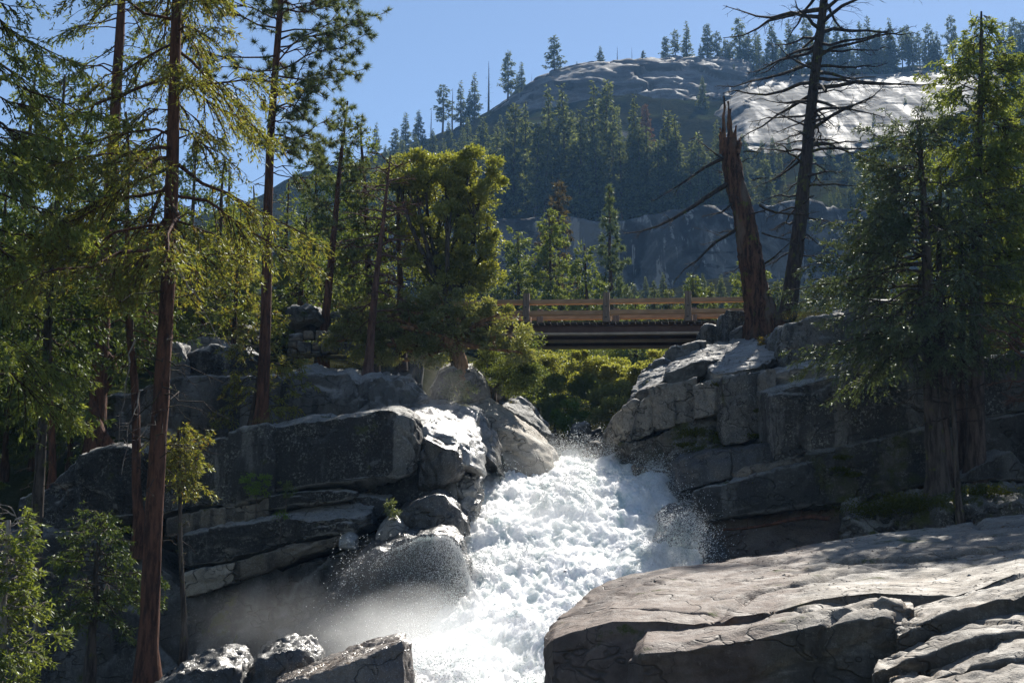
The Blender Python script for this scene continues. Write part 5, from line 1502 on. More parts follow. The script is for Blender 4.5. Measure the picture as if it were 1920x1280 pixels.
# single trees one can point to on the skyline and slope: (px, py base, px height, kind, wide, label)
SKY = [
    (1040, 136, 86, 'ragged', 1.15, 'broad ragged conifer standing alone on the hill crest'),
    (952, 172, 92, 'open', 0.9, 'tall conifer on the hill crest next to a bare dead spire'),
    (916, 196, 96, 'dead', 1.0, 'bare dead spire on the hill crest'),
    (978, 160, 60, 'slim', 1.0, 'narrow young conifer on the crest between two big ones'),
    (970, 162, 40, 'slim', 1.0, 'short conifer at the side of the narrow young crest conifer'),
    (997, 150, 26, 'dead', .8, 'short bare stump spire on the crest outcrop'),
    (1126, 113, 54, 'full', 1.0, 'neat pyramidal conifer on top of the rock dome'),
    (1143, 112, 16, 'full', 1.3, 'low bushy conifer beside the neat pyramidal one'),
    (1158, 113, 44, 'dead', 1.1, 'thin grey dead conifer on top of the rock dome'),
    (1185, 113, 32, 'dead', .9, 'short forked dead conifer on top of the rock dome'),
    (1206, 114, 20, 'open', 1.2, 'small round topped conifer on top of the rock dome'),
    (1082, 120, 24, 'slim', 1.0, 'tiny conifer on the edge of the rock dome'),
    (1248, 113, 45, 'open', 1.1, 'bushy conifer at the corner of the crest grove'),
    (1267, 112, 58, 'ragged', 1.0, 'ragged conifer at the start of the crest grove'),
    (1288, 112, 76, 'slim', 1.0, 'tall narrow conifer at the start of the crest grove'),
    (1328, 112, 74, 'open', 1.0, 'tall open conifer in the crest grove'),
    (1346, 113, 66, 'ragged', 1.0, 'sparse conifer in the crest grove'),
    (1314, 114, 36, 'full', 1.0, 'low conifer filling a gap in the crest grove'),
    (1370, 115, 46, 'open', 1.0, 'dark low conifer in the crest grove'),
    (830, 245, 92, 'ragged', 1.1, 'wind bent ragged conifer on the lower ridge'),
    (848, 240, 80, 'dead', 1.0, 'grey dead conifer on the lower ridge'),
    (864, 232, 86, 'slim', 1.0, 'narrow conifer on the lower ridge beside a dead one'),
    (890, 215, 88, 'slim', 1.0, 'tall slender conifer on the ridge under the dead spire'),
    (880, 222, 60, 'full', 1.0, 'short full conifer on the ridge under the dead spire'),
    (808, 262, 60, 'dead', 1.0, 'thin bare conifer lower on the ridge'),
    (760, 282, 74, 'slim', 1.1, 'dark narrow conifer low on the ridge behind the oak'),
    (784, 276, 72, 'full', 1.0, 'dark full conifer low on the ridge behind the oak'),
    (705, 292, 64, 'slim', 1.0, 'bluish conifer low on the ridge above the fir tops'),
    (740, 300, 60, 'open', 1.0, 'bluish open conifer low on the ridge above the fir tops'),
    (1240, 215, 40, 'dead', 1.0, 'bare grey snag standing in the hillside forest edge'),
]
for px, py, ph, kd, wd, lab in SKY:
    g = on_ground(px, py + 2)
    if g is None or g[1] > 480:
        k_ = 2
        while (g is None or g[1] > 475) and k_ < 60:
            k_ += 2
            g = on_ground(px, py + k_)
    if g is None:
        continue
    ph2 = ph + (640 - py) * 0 + 4
    far_tree('dead_conifer' if kd == 'dead' else 'conifer', lab, 'dead tree' if kd == 'dead' else 'conifer', g - np.array((0, 0, .4)), height_for(g, ph2) + .4, kd, None, wd * 1.35)

# crest wood behind the pale slope, forest on the hillside, trees in the valley: groups of look-alikes
cnt = 0
LAB_C = ('tall bluish conifer in the wood along the crest above the pale slope', 'conifers of the crest wood')
for px in np.linspace(1372, 1960, 64):
    x = px + rgh.normal() * 4
    py = 138 - (x - 1400) * 0.02 + rgh.normal() * 8
    d = Vector(P(x, py, 100.0)).normalized()
    g = on_ground(x, py)
    if g is None:
        g = on_ground(x, py + 14)
    if g is None:
        continue
    h = height_for(g, rgh.uniform(50, 112) + (6 if x > 1560 else 0))
    far_tree('conifer', LAB_C[0], 'conifer', g - np.array((0, 0, .4)), h, rgh.choice(['slim', 'slim', 'open', 'full', 'ragged']), LAB_C[1], rgh.uniform(1.05, 1.4))
LAB_F = ('tall dark conifer in the dense forest on the slope above the dark cliff', 'conifers of the hillside forest')


def top_cap(x):
    return np.interp(x, [0, 640, 760, 860, 900, 960, 1000, 1060, 1130, 1200, 1250, 1300, 1340, 1400, 1460, 1960], [400, 305, 240, 232, 225, 208, 176, 160, 152, 186, 212, 252, 232, 285, 300, 235])


def slope_top(x):
    return np.interp(x, [0, 600, 700, 800, 880, 940, 1000, 1100, 1200, 1300, 1340, 1420, 1560, 1740, 1900], [440, 350, 345, 330, 300, 268, 250, 232, 262, 290, 245, 320, 318, 300, 260])


made = 0
HERO = [(905, 215, 350), (862, 236, 330), (888, 252, 350), (928, 236, 400), (945, 262, 408), (962, 203, 402), (985, 196, 396), (1003, 232, 408), (1036, 162, 395), (1062, 158, 392), (1086, 205, 408), (1110, 148, 396), (1134, 156, 398), (1150, 232, 410), (1168, 266, 412),
        (1190, 178, 404), (1214, 236, 408), (1238, 262, 412), (1252, 206, 400), (1274, 216, 402), (1294, 262, 406), (1312, 246, 398), (1020, 262, 412), (1075, 268, 412), (1122, 258, 412), (1205, 300, 414), (1330, 292, 404), (1350, 250, 380), (1372, 300, 392), (1400, 296, 392), (830, 268, 330), (800, 290, 345), (770, 300, 350), (735, 312, 360), (700, 322, 370), (1440, 300, 392), (1500, 318, 396), (1620, 300, 380), (1345, 225, 322), (1372, 238, 326), (1398, 250, 330), (1425, 262, 336), (1462, 268, 338), (1520, 270, 340), (1556, 262, 336), (1590, 268, 340), (1640, 258, 336), (1676, 244, 322), (1712, 236, 310), (1752, 226, 300), (722, 268, 330), (752, 262, 322), (782, 252, 316), (812, 240, 306), (842, 226, 296), (876, 218, 286), (910, 240, 300), (690, 282, 340), (660, 300, 352), (935, 215, 290), (620, 320, 365), (575, 330, 400), (600, 345, 420), (640, 322, 410), (668, 318, 405), (705, 300, 410), (730, 330, 415), (760, 322, 405), (790, 318, 400), (825, 300, 395), (850, 296, 400), (880, 300, 405), (560, 380, 430), (930, 300, 412)]
for x, yt, yb in HERO:
    g = on_ground(x, yb)
    if g is None or g[1] < 230:
        continue
    hm = (P(x, yt, g[1])[2] - g[2]) * 1.04
    far_tree('conifer', LAB_F[0], 'conifer', g - np.array((0, 0, .5)), hm, rgh.choice(['full', 'full', 'full', 'slim', 'open']), LAB_F[1], rgh.uniform(1.0, 1.25) * min(1.2, 20 / hm), lean=1)
    made += 1
for k in range(330):
    if made > 178:
        break
    q_ = k % 10
    x = rgh.uniform(840, 1380) if q_ < 4 else (rgh.uniform(1320, 1960) if q_ < 7 else (rgh.uniform(560, 920) if q_ < 9 else rgh.uniform(-100, 660)))
    lo = slope_top(x)
    y = lo + (424 - lo) * rgh.random() ** 0.7
    g = on_ground(x, y)
    if g is None or g[1] < 230:
        continue
    hm = rgh.uniform(19, 29) if x < 1320 else rgh.uniform(9, 15)
    if x < 900:
        hm *= 0.75
    kd = rgh.choice(['full', 'full', 'slim', 'open'])
    hm = min(hm * rgh.uniform(.55, .95), (P(x, top_cap(x) + 20 + 80 * rgh.random(), g[1])[2] - g[2]))
    if hm < 4:
        continue
    far_tree('conifer', LAB_F[0], 'conifer', g - np.array((0, 0, .5)), hm, kd, LAB_F[1], rgh.uniform(.85, 1.1), lean=1)
    made += 1
# trees that stand on the pale slope and at its foot
for px, py, ph in [(1420, 210, 26), (1452, 236, 22), (1500, 180, 18), (1532, 222, 24), (1608, 206, 22), (1655, 172, 26), (1690, 190, 30), (1400, 262, 34), (1560, 158, 20), (1730, 170, 28)]:
    g = on_ground(px, py)
    far_tree('conifer', 'little conifer rooted in a crack of the pale granite slope', 'conifer', g - np.array((0, 0, .4)), height_for(g, ph), 'full', 'little conifers on the pale slope', 1.2)
for px, py, ph, lab in [(1575, 262, 40, 'single dark conifer against the pale slope'), (1480, 300, 50, 'dark conifer at the foot of the pale slope beside the tall dead tree'), (1450, 310, 62, 'pointed conifer at the foot of the pale slope by the broken snag'),
                        (1700, 240, 66, 'grey green conifer on the pale slope edge behind the cedar'), (1640, 250, 44, 'small conifer low on the pale slope'), (1318, 205, 70, 'dark spreading conifer between rock outcrop and pale slope'), (1378, 165, 50, 'dark conifer at the upper corner of the pale slope')]:
    g = on_ground(px, py)
    far_tree('conifer', lab, 'conifer', g - np.array((0, 0, .4)), height_for(g, ph), 'full' if ph > 45 else 'slim', None, 1.05)
g = on_ground(1212, 300)
o = far_tree('conifer', 'rust brown dying conifer in the hillside forest', 'conifer', g, 14, 'open')
for ch in o.children:
    if ch.name.startswith('crown'):
        ch.data = ch.data.copy()
        ch.data.materials[0] = M['leaf_far_rust']

# mid trees of the valley beyond the bridge
LAB_V = ('small conifer of the valley thicket seen through the bridge railing', 'valley conifers beyond the bridge')
for k in range(64):
    x = rgh.uniform(900, 1480)
    Y = rgh.uniform(75, 220)
    pt = P(x, 600, Y)
    z = ground_at(pt[0], Y)
    pos = np.array((pt[0], Y, z - .3))
    ytop = rgh.uniform(505, 560)
    ztop = P(x, ytop, Y)[2]
    if ztop - z < 1.5:
        continue
    far_tree('young_conifer', LAB_V[0], 'conifer', pos, min(max(ztop - z, 2.5), 11), rgh.choice(['full', 'full', 'open']), LAB_V[1], 1.3)
for px, pt_, pb, Y, lm, kd, lab, seed in [
    (1142, 348, 600, 95, 'needle_blue', 'pine', 'dense bright edged pine beyond the middle of the bridge', 401),
    (1030, 392, 600, 90, 'needle_mid', 'fir', 'olive green fir beyond the bridge beside the dense pine', 402),
    (1046, 335, 600, 104, 'needle_dry', 'fir', 'thin brownish topped conifer behind the olive fir', 403),
    (972, 432, 600, 92, 'needle_mid', 'fir', 'lighter fir beyond the bridge next to the oak crown', 404),
    (1096, 460, 600, 84, 'needle_mid', 'fir', 'low bushy fir in front of the dense pine beyond the bridge', 405),
    (1405, 455, 600, 82, 'needle_mid', 'fir', 'small fir behind the broken snag beyond the bridge', 406),
    (1300, 512, 600, 88, 'needle_mid', 'fir', 'small pointed fir beyond the bridge post near the boulders', 407),
    (1190, 560, 600, 78, 'needle_mid', 'fir', 'little fir top seen between the bridge rails', 408)]:
    tp = P(px, pt_, Y)
    z = ground_at(tp[0], Y)
    b = np.array((tp[0], Y, min(z, P(px, pb, Y)[2]) - .2))
    H = tp[2] - b[2]
    if kd == 'pine':
        conifer('pine_tree', lab, 'pine', b, tp, 0.22, 2.0, 90, 0.12, M[lm], M['bark_brown'], seed, 'pine', cone, (-0.1, 0.6), 0.1, 0.25, dens=5, s0=0.2, lfac=0.32, ll=0.34, lw=0.045, tn=10, per=2, twigs=False, k=8)
    else:
        conifer('fir_tree', lab, 'fir', b, tp, 0.16, min(2.8, H * 0.27), int(34 + H * 5), 0.08, M[lm], M['bark_brown'], seed, 'fir', old if lm != 'needle_dry' else (lambda t: old(t) * 0.8), (-0.2, 0.5), 0.25, 0.15, dens=6, lfac=0.33, ld=14, ll=0.20, lw=0.065, twigs=False, k=8)
# strands of white water: along the flow and over the rim of the wet black boulder


rim = np.array([P(x, y, 34.25 - 0.2 * (x > 850)) for x, y in zip(np.linspace(690, 884, 300), np.interp(np.linspace(690, 884, 300), [690, 730, 790, 840, 866, 884], [1062, 1034, 1010, 1008, 1040, 1100]))])
kk = rg.choice(300, 1500, p=np.linspace(.1, 1.9, 300) ** 2 / (np.linspace(.1, 1.9, 300) ** 2).sum())
vv = np.array((-0.2, -0.7, 0.25)) + rg.normal(size=(1500, 3)) * np.array((0.55, .25, .4))
tt = rg.random((1500, 12)) * (0.25 + 0.45 * rg.random((1500, 1)))
pp = rim[kk][:, None] + vv[:, None] * tt[..., None] + np.array((0, 0, -4.9)) * tt[..., None] ** 2 + rg.normal(size=(1500, 12, 3)) * 0.018
pp = pp.reshape(-1, 3)
droplets('spray', pp, 0.003 + 0.007 * rg.random(len(pp)) ** 2.5, 'white water draped over the rim of the wet black boulder', M['droplet'])

# ------------------------------------------------------------------ trees near the water, oak bank
# wood behind the ledges: two firs grown once, copied
LAB_W = ('dark fir in the shady wood behind the ledges on the oak bank', 'firs of the shady wood behind the ledges')


def copy_tree(o, **kw):
    c = o.copy()
    COL.objects.link(c)
    for ch in list(o.children):
        d = ch.copy()
        d.parent = c
        COL.objects.link(d)
    return c


protos = []
for k, (lm, pr, rc) in enumerate([('needle_dark', old, 2.1), ('needle_mid', cone, 2.2)]):
    b = P(-60 if k == 0 else 395, 720, 54)
    protos.append(conifer('fir_tree', LAB_W[0], 'fir', b, b + np.array((0.2, 0, 9.0)), 0.17, rc, 74, 0.08, M[lm], M['bark_brown'], 500 + k, 'fir', pr, (-0.25, 0.45), 0.3, 0.15, dens=6, lfac=0.36, ld=16, ll=0.16, lw=0.05, group=LAB_W[1], twigs=False, k=8))
rw = np.random.default_rng(91)
for k, (x, yb, Y, yt) in enumerate([(-160, 760, 50, 150), (20, 740, 52, 120), (110, 720, 56, 260), (150, 700, 60, 300), (-20, 800, 46, 330), (60, 780, 48, 420), (120, 800, 46.5, 520), (200, 700, 58, 330), (275, 680, 60, 360), (340, 670, 62, 380),
                                    (440, 655, 60, 400), (520, 650, 64, 420), (570, 640, 60, 400), (620, 640, 62, 400), (660, 640, 66, 350), (330, 660, 54, 470), (300, 670, 55, 480), (240, 690, 52, 430), (560, 640, 57, 470), (-250, 800, 48, 200), (10, 860, 43.5, 560), (60, 850, 44, 640), (130, 860, 44, 600), (-60, 900, 42, 620), (350, 660, 62, 250), (420, 650, 66, 300), (585, 645, 68, 260), (535, 650, 62, 330), (650, 650, 70, 270), (470, 640, 70, 340), (2120, 640, 47, 180), (2260, 640, 49, 120), (2400, 640, 47, 240)]):
    o = copy_tree(protos[k % 2])
    if x > 2000:
        o['label'], o['group'] = 'dark fir on the snag bank beyond the olive cedar', 'firs beyond the olive cedar'
    o.location = tuple(P(x, yb, Y) - np.array((0, 0, .2)))
    h = P(x, yt, Y)[2] - P(x, yb, Y)[2]
    sc = h / 9.0
    wd = min(1.0, max(0.75, 1 / sc))
    o.scale = (sc * wd, sc * wd, sc)
    o.rotation_euler = (0, 0, rw.random() * 6.28)

conifer('fir_tree', 'tall red barked fir with sparse yellow green boughs, rising from the mist', 'fir', (276, 1275, 31), (368, -760, 31), 0.215, 3.7, 96, 0.35, M['needle_yellow'], M['bark_red'], 511, 'fir', lambda t: np.clip(1.06 - t * .75, 0.2, 1), (-0.12, 0.15), 0.30, 0.10,
        dens=8, s0=0.2, lfac=0.38, ld=26, ll=0.085, lw=0.026, droop=0.55, dead=(60, 0.16, 0.40, 1.7), jit=0.75, wob=0.15, k=14, limb_r=0.02)
conifer('pine_tree', 'tufted long needled pine with a reddish trunk standing on the dark ledge', 'pine', (490, 800, 42.2), (546, -380, 42.6), 0.185, 2.6, 96, 0.38, M['needle_pine'], M['bark_red'], 512, 'pine', lambda t: 0.55 + 0.55 * np.sin(np.pi * np.clip(t * .9 + .1, 0, 1)), (-0.05, 0.7), 0.12, 0.3,
        dens=5.2, s0=0.3, lfac=0.30, ll=0.21, lw=0.015, tn=30, per=2, dead=(16, 0.22, 0.40, 1.3), wob=0.2, azf=lambda r, n, a: np.where(r.random(n) < .6, r.normal(size=n) * .7, a))
conifer('pine_tree', 'tufted pine partly hidden behind the pine on the ledge, near the oak', 'pine', (604, 655, 50), (652, 190, 51), 0.17, 2.0, 46, 0.25, M['needle_pine'], M['bark_red'], 513, 'pine', old, (0.0, 0.7), 0.12, 0.3,
        dens=4.5, s0=0.3, lfac=0.30, ll=0.22, lw=0.017, tn=24, per=2)
conifer('cedar_tree', 'red stringy barked cedar whose base stands behind the striped block', 'cedar', (178, 860, 43.4), (262, -420, 45), 0.29, 2.9, 100, 0.26, M['needle_mid'], M['bark_red'], 514, 'fir', lambda t: np.clip(1.1 - .7 * t, .2, 1), (-0.2, 0.2), 0.25, 0.1,
        dens=4.5, s0=0.3, lfac=0.32, ld=20, ll=0.11, lw=0.034, droop=0.4, jit=0.8, wob=0.25)
conifer('cedar_tree', 'short curved red trunk hugging the red stringy cedar', 'cedar', (202, 842, 43.2), (190, 610, 43.6), 0.20, 0.9, 16, 0.55, M['needle_mid'], M['bark_red'], 515, 'fir', old, (-0.1, 0.4), 0.2, 0.1, dens=4, lfac=0.3, ld=18, ll=0.11, lw=0.034, wob=0.75)
conifer('fir_tree', 'dense sunlit fir filling the upper corner beside the tall red fir', 'fir', (-46, 1180, 30), (-20, -900, 30), 0.26, 3.3, 130, 0.20, M['needle_cedar'], M['bark_brown'], 516, 'fir', lambda t: np.clip(1.05 - t * .6, 0.2, 1), (-0.2, 0.2), 0.22, 0.12,
        dens=8, s0=0.2, lfac=0.40, ld=24, ll=0.095, lw=0.030, droop=0.3, jit=0.5)
conifer('fir_tree', 'slim dark fir with a straight trunk in front of the mossy ground', 'fir', (64, 1075, 38), (122, 140, 38), 0.17, 2.7, 84, 0.36, M['needle_dark'], M['bark_grey'], 517, 'fir', old, (-0.2, 0.4), 0.28, 0.12, dens=5.5, lfac=0.35, ld=18, ll=0.12, lw=0.036, dead=(12, 0.15, 0.4, 1.0))
conifer('fir_tree', 'thin crooked fir trunk rising in front of the striped block', 'fir', (262, 985, 38.6), (236, 210, 39), 0.135, 2.2, 64, 0.38, M['needle_dark'], M['bark_red'], 518, 'fir', old, (-0.2, 0.4), 0.25, 0.12, dens=5, lfac=0.34, ld=18, ll=0.11, lw=0.034, wob=0.3, dead=(20, 0.12, 0.45, 1.1))
conifer('fir_tree', 'slender shaded fir stem on the shelf above the mossy bank', 'fir', (98, 905, 41.8), (96, 380, 42), 0.11, 1.5, 36, 0.3, M['needle_dark'], M['bark_red'], 519, 'fir', old, (-0.2, 0.4), 0.25, 0.12, dens=5, lfac=0.34, ld=16, ll=0.12, lw=0.036)
conifer('sapling', 'skinny sapling with one bright tuft of needles in front of the speckled ledge', 'sapling', (346, 1195, 33), (334, 806, 33), 0.065, 0.74, 46, 0.74, M['needle_yellow'], M['bark_grey'], 520, 'fir', lambda t: 0.7 + .3 * np.sin(np.pi * t), (-0.35, 0.35), 0.25, 0.1,
        dens=9, s0=0.15, lfac=0.26, ld=34, ll=0.075, lw=0.022, droop=0.5, dead=(12, 0.35, 0.6, .55), wob=0.06, limb_r=0.012)
conifer('sapling', 'low fir with layered flat boughs leaning against the tall red fir', 'sapling', (170, 1230, 32.4), (190, 955, 32.4), 0.09, 1.45, 60, 0.28, M['needle_dark'], M['bark_grey'], 521, 'fir', lambda t: np.clip(1.1 - .6 * t, .3, 1), (-0.1, 0.15), 0.14, 0.08,
        dens=9, s0=0.3, lfac=0.34, ld=30, ll=0.07, lw=0.022, droop=0.1, dead=(20, 0.2, 0.5, 1.0))
conifer('cedar_bush', 'bright leafy cedar bush in the bottom corner below the dark fir', 'cedar bush', (-20, 1560, 19), (16, 975, 19), 0.07, 1.15, 110, 0.12, M['needle_cedar'], M['twig_pale'], 522, 'fir', lambda t: np.clip(1.1 - .85 * t, .15, 1), (-0.1, 0.6), 0.2, 0.15,
        dens=13, s0=0.2, lfac=0.30, ld=40, ll=0.055, lw=0.020, droop=0.3)
conifer('sapling', 'young yellow green fir growing at the foot of the ledge pine', 'sapling', (468, 800, 43.2), (502, 590, 43.4), 0.07, 1.75, 44, 0.2, M['needle_yellow'], M['bark_grey'], 523, 'fir', lambda t: np.clip(1.05 - .7 * t, .3, 1), (-0.1, 0.5), 0.22, 0.1,
        dens=7, s0=0.35, lfac=0.30, ld=26, ll=0.085, lw=0.028, droop=0.3, dead=(14, 0.05, 0.35, 1.0))
conifer('fir_tree', 'mid green fir rising behind the red twigged dead tree', 'fir', (700, 660, 52), (676, 232, 52), 0.16, 2.0, 74, 0.15, M['needle_mid'], M['bark_brown'], 524, 'fir', old, (-0.15, 0.5), 0.2, 0.15, dens=6, lfac=0.33, ld=18, ll=0.12, lw=0.04)
conifer('fir_tree', 'ragged fir beside the oak with thin drooping boughs', 'fir', (752, 650, 51), (742, 300, 51), 0.14, 1.9, 60, 0.12, M['needle_mid'], M['bark_brown'], 525, 'fir', old, (-0.2, 0.4), 0.25, 0.15, dens=6, lfac=0.33, ld=18, ll=0.12, lw=0.04)
conifer('fir_tree', 'bushy fir above the stone wall between two pines', 'fir', (560, 630, 53), (575, 405, 53), 0.13, 1.8, 54, 0.1, M['needle_mid'], M['bark_brown'], 526, 'fir', old, (-0.1, 0.5), 0.2, 0.15, dens=6, lfac=0.33, ld=18, ll=0.12, lw=0.04)
conifer('fir_tree', 'light green fir behind the pale angular boulder', 'fir', (380, 650, 51), (372, 470, 51), 0.10, 1.5, 44, 0.08, M['needle_cedar'], M['bark_brown'], 527, 'fir', old, (-0.1, 0.5), 0.2, 0.15, dens=6, lfac=0.33, ld=18, ll=0.12, lw=0.04)
conifer('fir_tree', 'light green fir on the upper shelf near the round grey boulder', 'fir', (440, 640, 52), (448, 440, 52), 0.10, 1.6, 44, 0.08, M['needle_yellow'], M['bark_brown'], 528, 'fir', old, (-0.1, 0.5), 0.2, 0.15, dens=6, lfac=0.33, ld=18, ll=0.12, lw=0.04)
bare_tree('dead_tree', 'slender dead tree with reddish fine twigs in front of the oak', (690, 700, 46), (732, 290, 46), 0.15, 0.02,
          [(46, 0.22, 0.98, 1.5, -0.15, 0.35, 0.2, 0.1)], M['twig_red'], 530, Rtw=0.34, twig=7.0, wob=0.10)
LL = dict(ll=0.115, lw=0.062)
broadleaf('oak_tree', 'tall sunlit golden green oak crown beside the bridge', 'oak', (858, 690, 47.6), [
    (745, 318, 50.5, .75), (785, 318, 50.2, .85), (835, 312, 50, .9), (885, 312, 49.8, .85), (912, 345, 49.8, .65), (770, 370, 50.4, .8), (830, 370, 49.8, .9), (890, 385, 49.6, .8), (915, 425, 49.4, .6), (930, 452, 49.2, .45), (860, 440, 49.4, .8), (800, 440, 50, .8),
    (900, 480, 49.2, .7), (850, 500, 49.2, .75), (885, 535, 49, .6), (815, 510, 49.6, .7), (905, 515, 49.1, .5), (838, 470, 49.2, .8), (875, 345, 49.2, .8), (800, 345, 49.6, .8), (760, 420, 50, .7), (845, 405, 48.8, .7), (780, 490, 49.4, .6), (840, 540, 48.8, .6)],
    M['leaf_oak'], M['bark_grey'], 540, nleaf=50000, clump=0.30, r0=0.26, fork=(838, 560, 49), trunk=[(852, 640, 48)], sub_dens=15, **LL)
broadleaf('oak_tree', 'low spreading oak with an orange brown trunk rooted on the rounded boulder', 'oak', (860, 706, 46.6), [
    (660, 612, 48, .75), (700, 590, 48, .8), (690, 645, 47.6, .65), (740, 600, 47.6, .8), (745, 650, 47.2, .65), (785, 570, 47.8, .8), (790, 630, 47.2, .75), (830, 580, 47.2, .8), (835, 640, 46.8, .65), (880, 575, 47, .75), (900, 610, 46.8, .65), (800, 665, 46.8, .55), (870, 630, 46.6, .45), (640, 640, 48, .5), (720, 668, 47.4, .45), (925, 640, 46.6, .5), (960, 632, 46.6, .5), (975, 660, 46.5, .45), (935, 590, 47, .5), (650, 595, 48.4, .5), (700, 620, 47.4, .6), (760, 625, 47, .6), (810, 605, 46.9, .5)],
    M['leaf_olive'], M['bark_orange'], 541, nleaf=44000, clump=0.26, r0=0.30, fork=(845, 640, 46.9), trunk=[(866, 680, 46.6)], sub_dens=22, ll=0.10, lw=0.052)
broadleaf('shrub', 'dark branched shrub hanging over the tan slab at the bridge end', 'shrub', (925, 735, 48.5), [
    (900, 665, 47.6, .5), (935, 680, 47.8, .55), (965, 690, 48, .55), (985, 715, 48.2, .5), (950, 720, 48.2, .45), (1000, 690, 48.4, .4), (985, 645, 48, .45)],
    M['needle_mid'], M['bark_grey'], 542, nleaf=12000, clump=0.30, r0=0.10, sub_dens=13, ll=0.09, lw=0.04)
broadleaf('shrub', 'pale grey green shrub growing in front of the rounded boulder', 'shrub', (858, 765, 45.4), [
    (842, 718, 45.2, .30), (862, 712, 45.2, .32), (878, 728, 45.2, .30), (850, 740, 45.2, .30), (866, 748, 45.2, .25)], M['leaf_pale'], M['bark_grey'], 543, nleaf=3800, clump=0.17, r0=0.03, sub_dens=40, ll=0.07, lw=0.032)
SHR = [('shrub', 'bright round bush glowing green above the head of the rapids', (1078, 828, 55), [(1060, 768, 54.8, .5), (1085, 760, 54.8, .55), (1100, 785, 54.8, .45), (1075, 795, 54.6, .45), (1052, 790, 54.8, .35)], 'leaf_bright', 8000, .22),
       ('shrub', 'sunny yellow green shrub under the middle of the bridge', (1110, 760, 62), [(1085, 690, 62, .8), (1125, 680, 62, .9), (1155, 700, 61.6, .8), (1110, 725, 61.5, .8)], 'leaf_oak', 11000, .32),
       ('shrub', 'tall light green shrub against the cliff prow under the bridge', (1190, 760, 60), [(1165, 700, 60, .8), (1195, 690, 60, .8), (1180, 735, 59.6, .7), (1215, 675, 60.4, .7), (1158, 750, 59, .6)], 'leaf_shrub', 11000, .32),
       ('shrub', 'olive shrub under the oak end of the bridge', (1010, 760, 61), [(975, 690, 61, .8), (1015, 680, 61, .9), (1050, 690, 61, .8), (1020, 725, 60.5, .8), (985, 735, 60, .6)], 'leaf_shrub', 12000, .32),
       ('shrub', 'reddish olive shrub between bright round bush and tan slab', (1040, 800, 57), [(1015, 745, 57, .6), (1050, 735, 57, .65), (1085, 725, 57.4, .6), (1120, 745, 57, .6), (1030, 775, 56.4, .45)], 'needle_cedar', 11000, .28),
       ('shrub', 'shaded shrub at the foot of the cliff prow', (1150, 815, 54), [(1125, 775, 54, .5), (1148, 765, 54, .55), (1160, 735, 55, .5), (1135, 740, 55, .5)], 'leaf_shrub', 7000, .26),
       ('shrub', 'dark green shrub farther back under the bridge girders', (1200, 690, 78), [(1130, 665, 76, 1.0), (1190, 660, 76, 1.0), (1240, 662, 76, .9), (1060, 660, 76, 1.0), (1000, 662, 76, 1.0)], 'needle_mid', 10000, .42),
       ('shrub', 'low shrub tangled at the back edge of the tan slab', (955, 760, 51.5), [(935, 745, 51, .35), (960, 735, 51.2, .4), (990, 740, 51.5, .35)], 'needle_cedar', 3500, .2)]
for k, (nm, lab, bs, bl, lm, nl, cl) in enumerate(SHR):
    broadleaf(nm, lab, nm, bs, bl, M[lm], M['bark_grey'], 550 + k, nleaf=nl, clump=cl, r0=0.06, sub_dens=11 if cl > .25 else 22, ll=0.11 if cl > .25 else .075, lw=0.06 if cl > .25 else .04)

# ------------------------------------------------------------------ trees of the snag bank
snag = bare_tree('broken_snag', 'thick broken snag with a splintered top leaning over the bridge end', (1430, 612, 50), (1366, 262, 50), 0.46, 0.29,
                 [(12, 0.25, 0.95, 1.3, -0.2, 0.2, 0.1, 0.2)], M['bark_snag'], 560, Rtw=0.34, twig=2.4, wob=0.10, k=40, flare=0.45, rugged=0.11, split=True, cat='dead tree', limbs=[
                     [(1372, 340, 50), (1322, 372, 49.6), (1270, 412, 49.2), (1215, 432, 49), (1176, 440, 49)], [(1358, 296, 50), (1318, 318, 49.6), (1270, 345, 49.4), (1215, 372, 49.2)], [(1362, 300, 50), (1330, 285, 49.6), (1302, 258, 49.4)],
                     [(1384, 428, 50), (1340, 445, 49.6), (1300, 480, 49.4), (1270, 520, 49.2)], [(1394, 285, 50), (1418, 284, 49.8), (1436, 268, 49.7)], [(1410, 338, 50), (1424, 336, 49.8), (1440, 334, 49.8)],
                     [(1424, 384, 50), (1460, 398, 50), (1510, 402, 50), (1545, 396, 50)], [(1428, 436, 50), (1462, 450, 50), (1498, 464, 50)], [(1420, 500, 50), (1450, 478, 49.5), (1490, 440, 49.2)], [(1380, 380, 50), (1350, 402, 49.4), (1310, 410, 49)]])
rg = np.random.default_rng(9)
sb = np.array(snag.location)
shards = []
for k, (x, y, x2, y2, r) in enumerate([(1356, 290, 1358, 182, .10), (1366, 285, 1370, 205, .13), (1376, 285, 1380, 236, .12), (1384, 290, 1389, 258, .10), (1352, 290, 1350, 240, .08), (1370, 285, 1366, 190, .09)]):
    a, b = P(x, y, 50 + .2 * rg.normal()) - sb, P(x2, y2, 50 + .1 * rg.normal()) - sb
    s = np.linspace(0, 1, 7)[:, None]
    V, F = tubes((a * (1 - s) + b * s)[None], (r * (1.02 - s[:, 0]) ** .7)[None] * (1 + .2 * rg.normal(size=7)), 6)
    shards.append((V + rg.normal(size=V.shape) * .025, F))
M['broken_wood'] = bark('broken_wood', (0.20, 0.105, 0.06), (0.06, 0.035, 0.025), scale=1.2)
for v, f in shards:
    obj('splinter', make_mesh('splinter', v, f, M['broken_wood']), snag)
